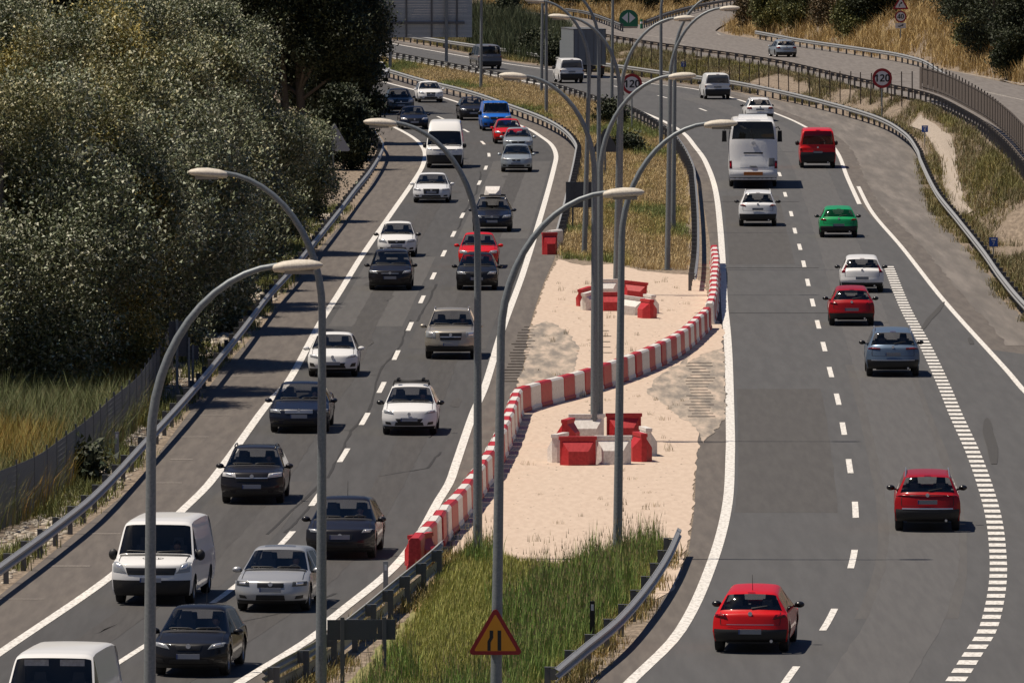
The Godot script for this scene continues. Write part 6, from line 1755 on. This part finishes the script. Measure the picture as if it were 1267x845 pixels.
	for k in ["leaf", "leaf_dull", "blade"]:
		var m := mat(Color(1, 1, 1), 0.55 if k == "leaf" else 0.7)
		m.vertex_color_use_as_albedo = true
		m.backlight_enabled = true
		m.backlight = lin(0.03, 0.04, 0.01) if k != "blade" else lin(0.05, 0.05, 0.02)
		m.cull_mode = BaseMaterial3D.CULL_DISABLED
		M[k] = m
	M.black = mat(lin(0.011, 0.011, 0.012), 0.55)
	M.black_gloss = mat(lin(0.01, 0.01, 0.011), 0.25)
	M.interior = mat(lin(0.1, 0.1, 0.1), 0.85)
	M.seat = mat(lin(0.13, 0.13, 0.135), 0.9)
	M.rubber = mat(lin(0.014, 0.014, 0.014), 0.85)
	M.rim = mat(lin(0.3, 0.3, 0.31), 0.35, 0.7)
	M.chrome = mat(lin(0.75, 0.75, 0.76), 0.3, 0.75)
	M.alu = mat(lin(0.5, 0.5, 0.51), 0.3, 0.8)
	M.grille = mat(lin(0.012, 0.012, 0.013), 0.4)
	M.grille_grey = mat(lin(0.12, 0.125, 0.13), 0.5)
	M.headlight = mat(lin(0.3, 0.32, 0.34), 0.08)
	M.smoked = mat(lin(0.06, 0.065, 0.07), 0.08)
	M.headlight_lit = mat(lin(0.6, 0.6, 0.6), 0.1)
	M.taillight = mat(lin(0.1, 0.002, 0.004), 0.12)
	M.taillight_bright = mat(lin(0.4, 0.008, 0.01), 0.12)
	M.skin = mat(lin(0.45, 0.27, 0.19), 0.6)
	M.hair = mat(lin(0.02, 0.014, 0.01), 0.6)
	M.shirt_white = mat(lin(0.65, 0.64, 0.62), 0.9)
	M.shirt_grey = mat(lin(0.16, 0.17, 0.19), 0.9)
	M.shirt_blue = mat(lin(0.06, 0.1, 0.2), 0.9)
	M.plate_blue = mat(lin(0.03, 0.06, 0.2), 0.5)
	M.plate = mat(lin(0.32, 0.33, 0.35), 0.5)
	M.plate_dim = mat(lin(0.24, 0.25, 0.26), 0.5)
	M.plate_orange = mat(lin(0.55, 0.16, 0.02), 0.5)
	M.lorry = noisy(lin(0.14, 0.16, 0.175), lin(0.19, 0.21, 0.225), 2.0, 0.02, 0.6)
	M.lorry_door = mat(lin(0.15, 0.17, 0.19), 0.55)
	for k in [["glass", Color(0.03, 0.045, 0.05, 0.22)], ["glass_side", Color(0.018, 0.024, 0.03, 0.94)], ["glass_dark", Color(0.015, 0.02, 0.028, 0.96)], ["glass_green", Color(0.03, 0.22, 0.1, 0.8)], ["glass_red", Color(0.3, 0.012, 0.015, 0.92)], ["glass_grey", Color(0.35, 0.36, 0.38, 0.85)]]:
		var m := mat(k[1], 0.03)
		m.metallic_specular = 0.12 if k[0] == "glass_side" else 0.5
		m.transparency = BaseMaterial3D.TRANSPARENCY_ALPHA
		M[k[0]] = m

func _ready() -> void:
	rng.seed = 7
	noise.seed = 5
	noise.frequency = 0.03
	# camera on the bridge, long lens
	var cam := Camera3D.new()
	cam.name = "camera"
	add_child(cam)
	cam.position = Vector3(0, CAM_H, 0)
	cam.rotation.x = -tilt
	cam.fov = rad_to_deg(2 * atan(CY / F))
	cam.near = 1.0
	cam.far = 6000
	cam.current = true
	# high summer sun from the left, clear sky
	var sky := ProceduralSkyMaterial.new()
	sky.sky_top_color = Color(0.27, 0.42, 0.66)
	sky.sky_horizon_color = Color(0.68, 0.73, 0.78)
	sky.sky_curve = 0.12
	sky.ground_horizon_color = Color(0.5, 0.47, 0.42)
	sky.ground_bottom_color = Color(0.35, 0.31, 0.26)
	var env := Environment.new()
	env.background_mode = Environment.BG_SKY
	env.sky = Sky.new()
	env.sky.sky_material = sky
	env.background_energy_multiplier = 0.44
	env.tonemap_mode = Environment.TONE_MAPPER_LINEAR
	env.tonemap_exposure = 1.06
	env.sdfgi_enabled = true
	env.ssao_enabled = true
	env.ssil_enabled = true
	var we := WorldEnvironment.new()
	we.name = "world_environment"
	we.environment = env
	add_child(we)
	var sun := DirectionalLight3D.new()
	sun.name = "sun"
	sun.light_energy = 1.6
	sun.light_color = Color(1.0, 0.95, 0.88)
	sun.light_angular_distance = 0.5
	sun.shadow_enabled = true
	add_child(sun)
	sun.look_at_from_position(Vector3.ZERO, Vector3(0.45, -1.0, 0.03))
	materials()
	make_curves()
	roads()
	rails()
	barriers()
	fences()
	vegetation()
	lamps()
	signs()
	traffic()
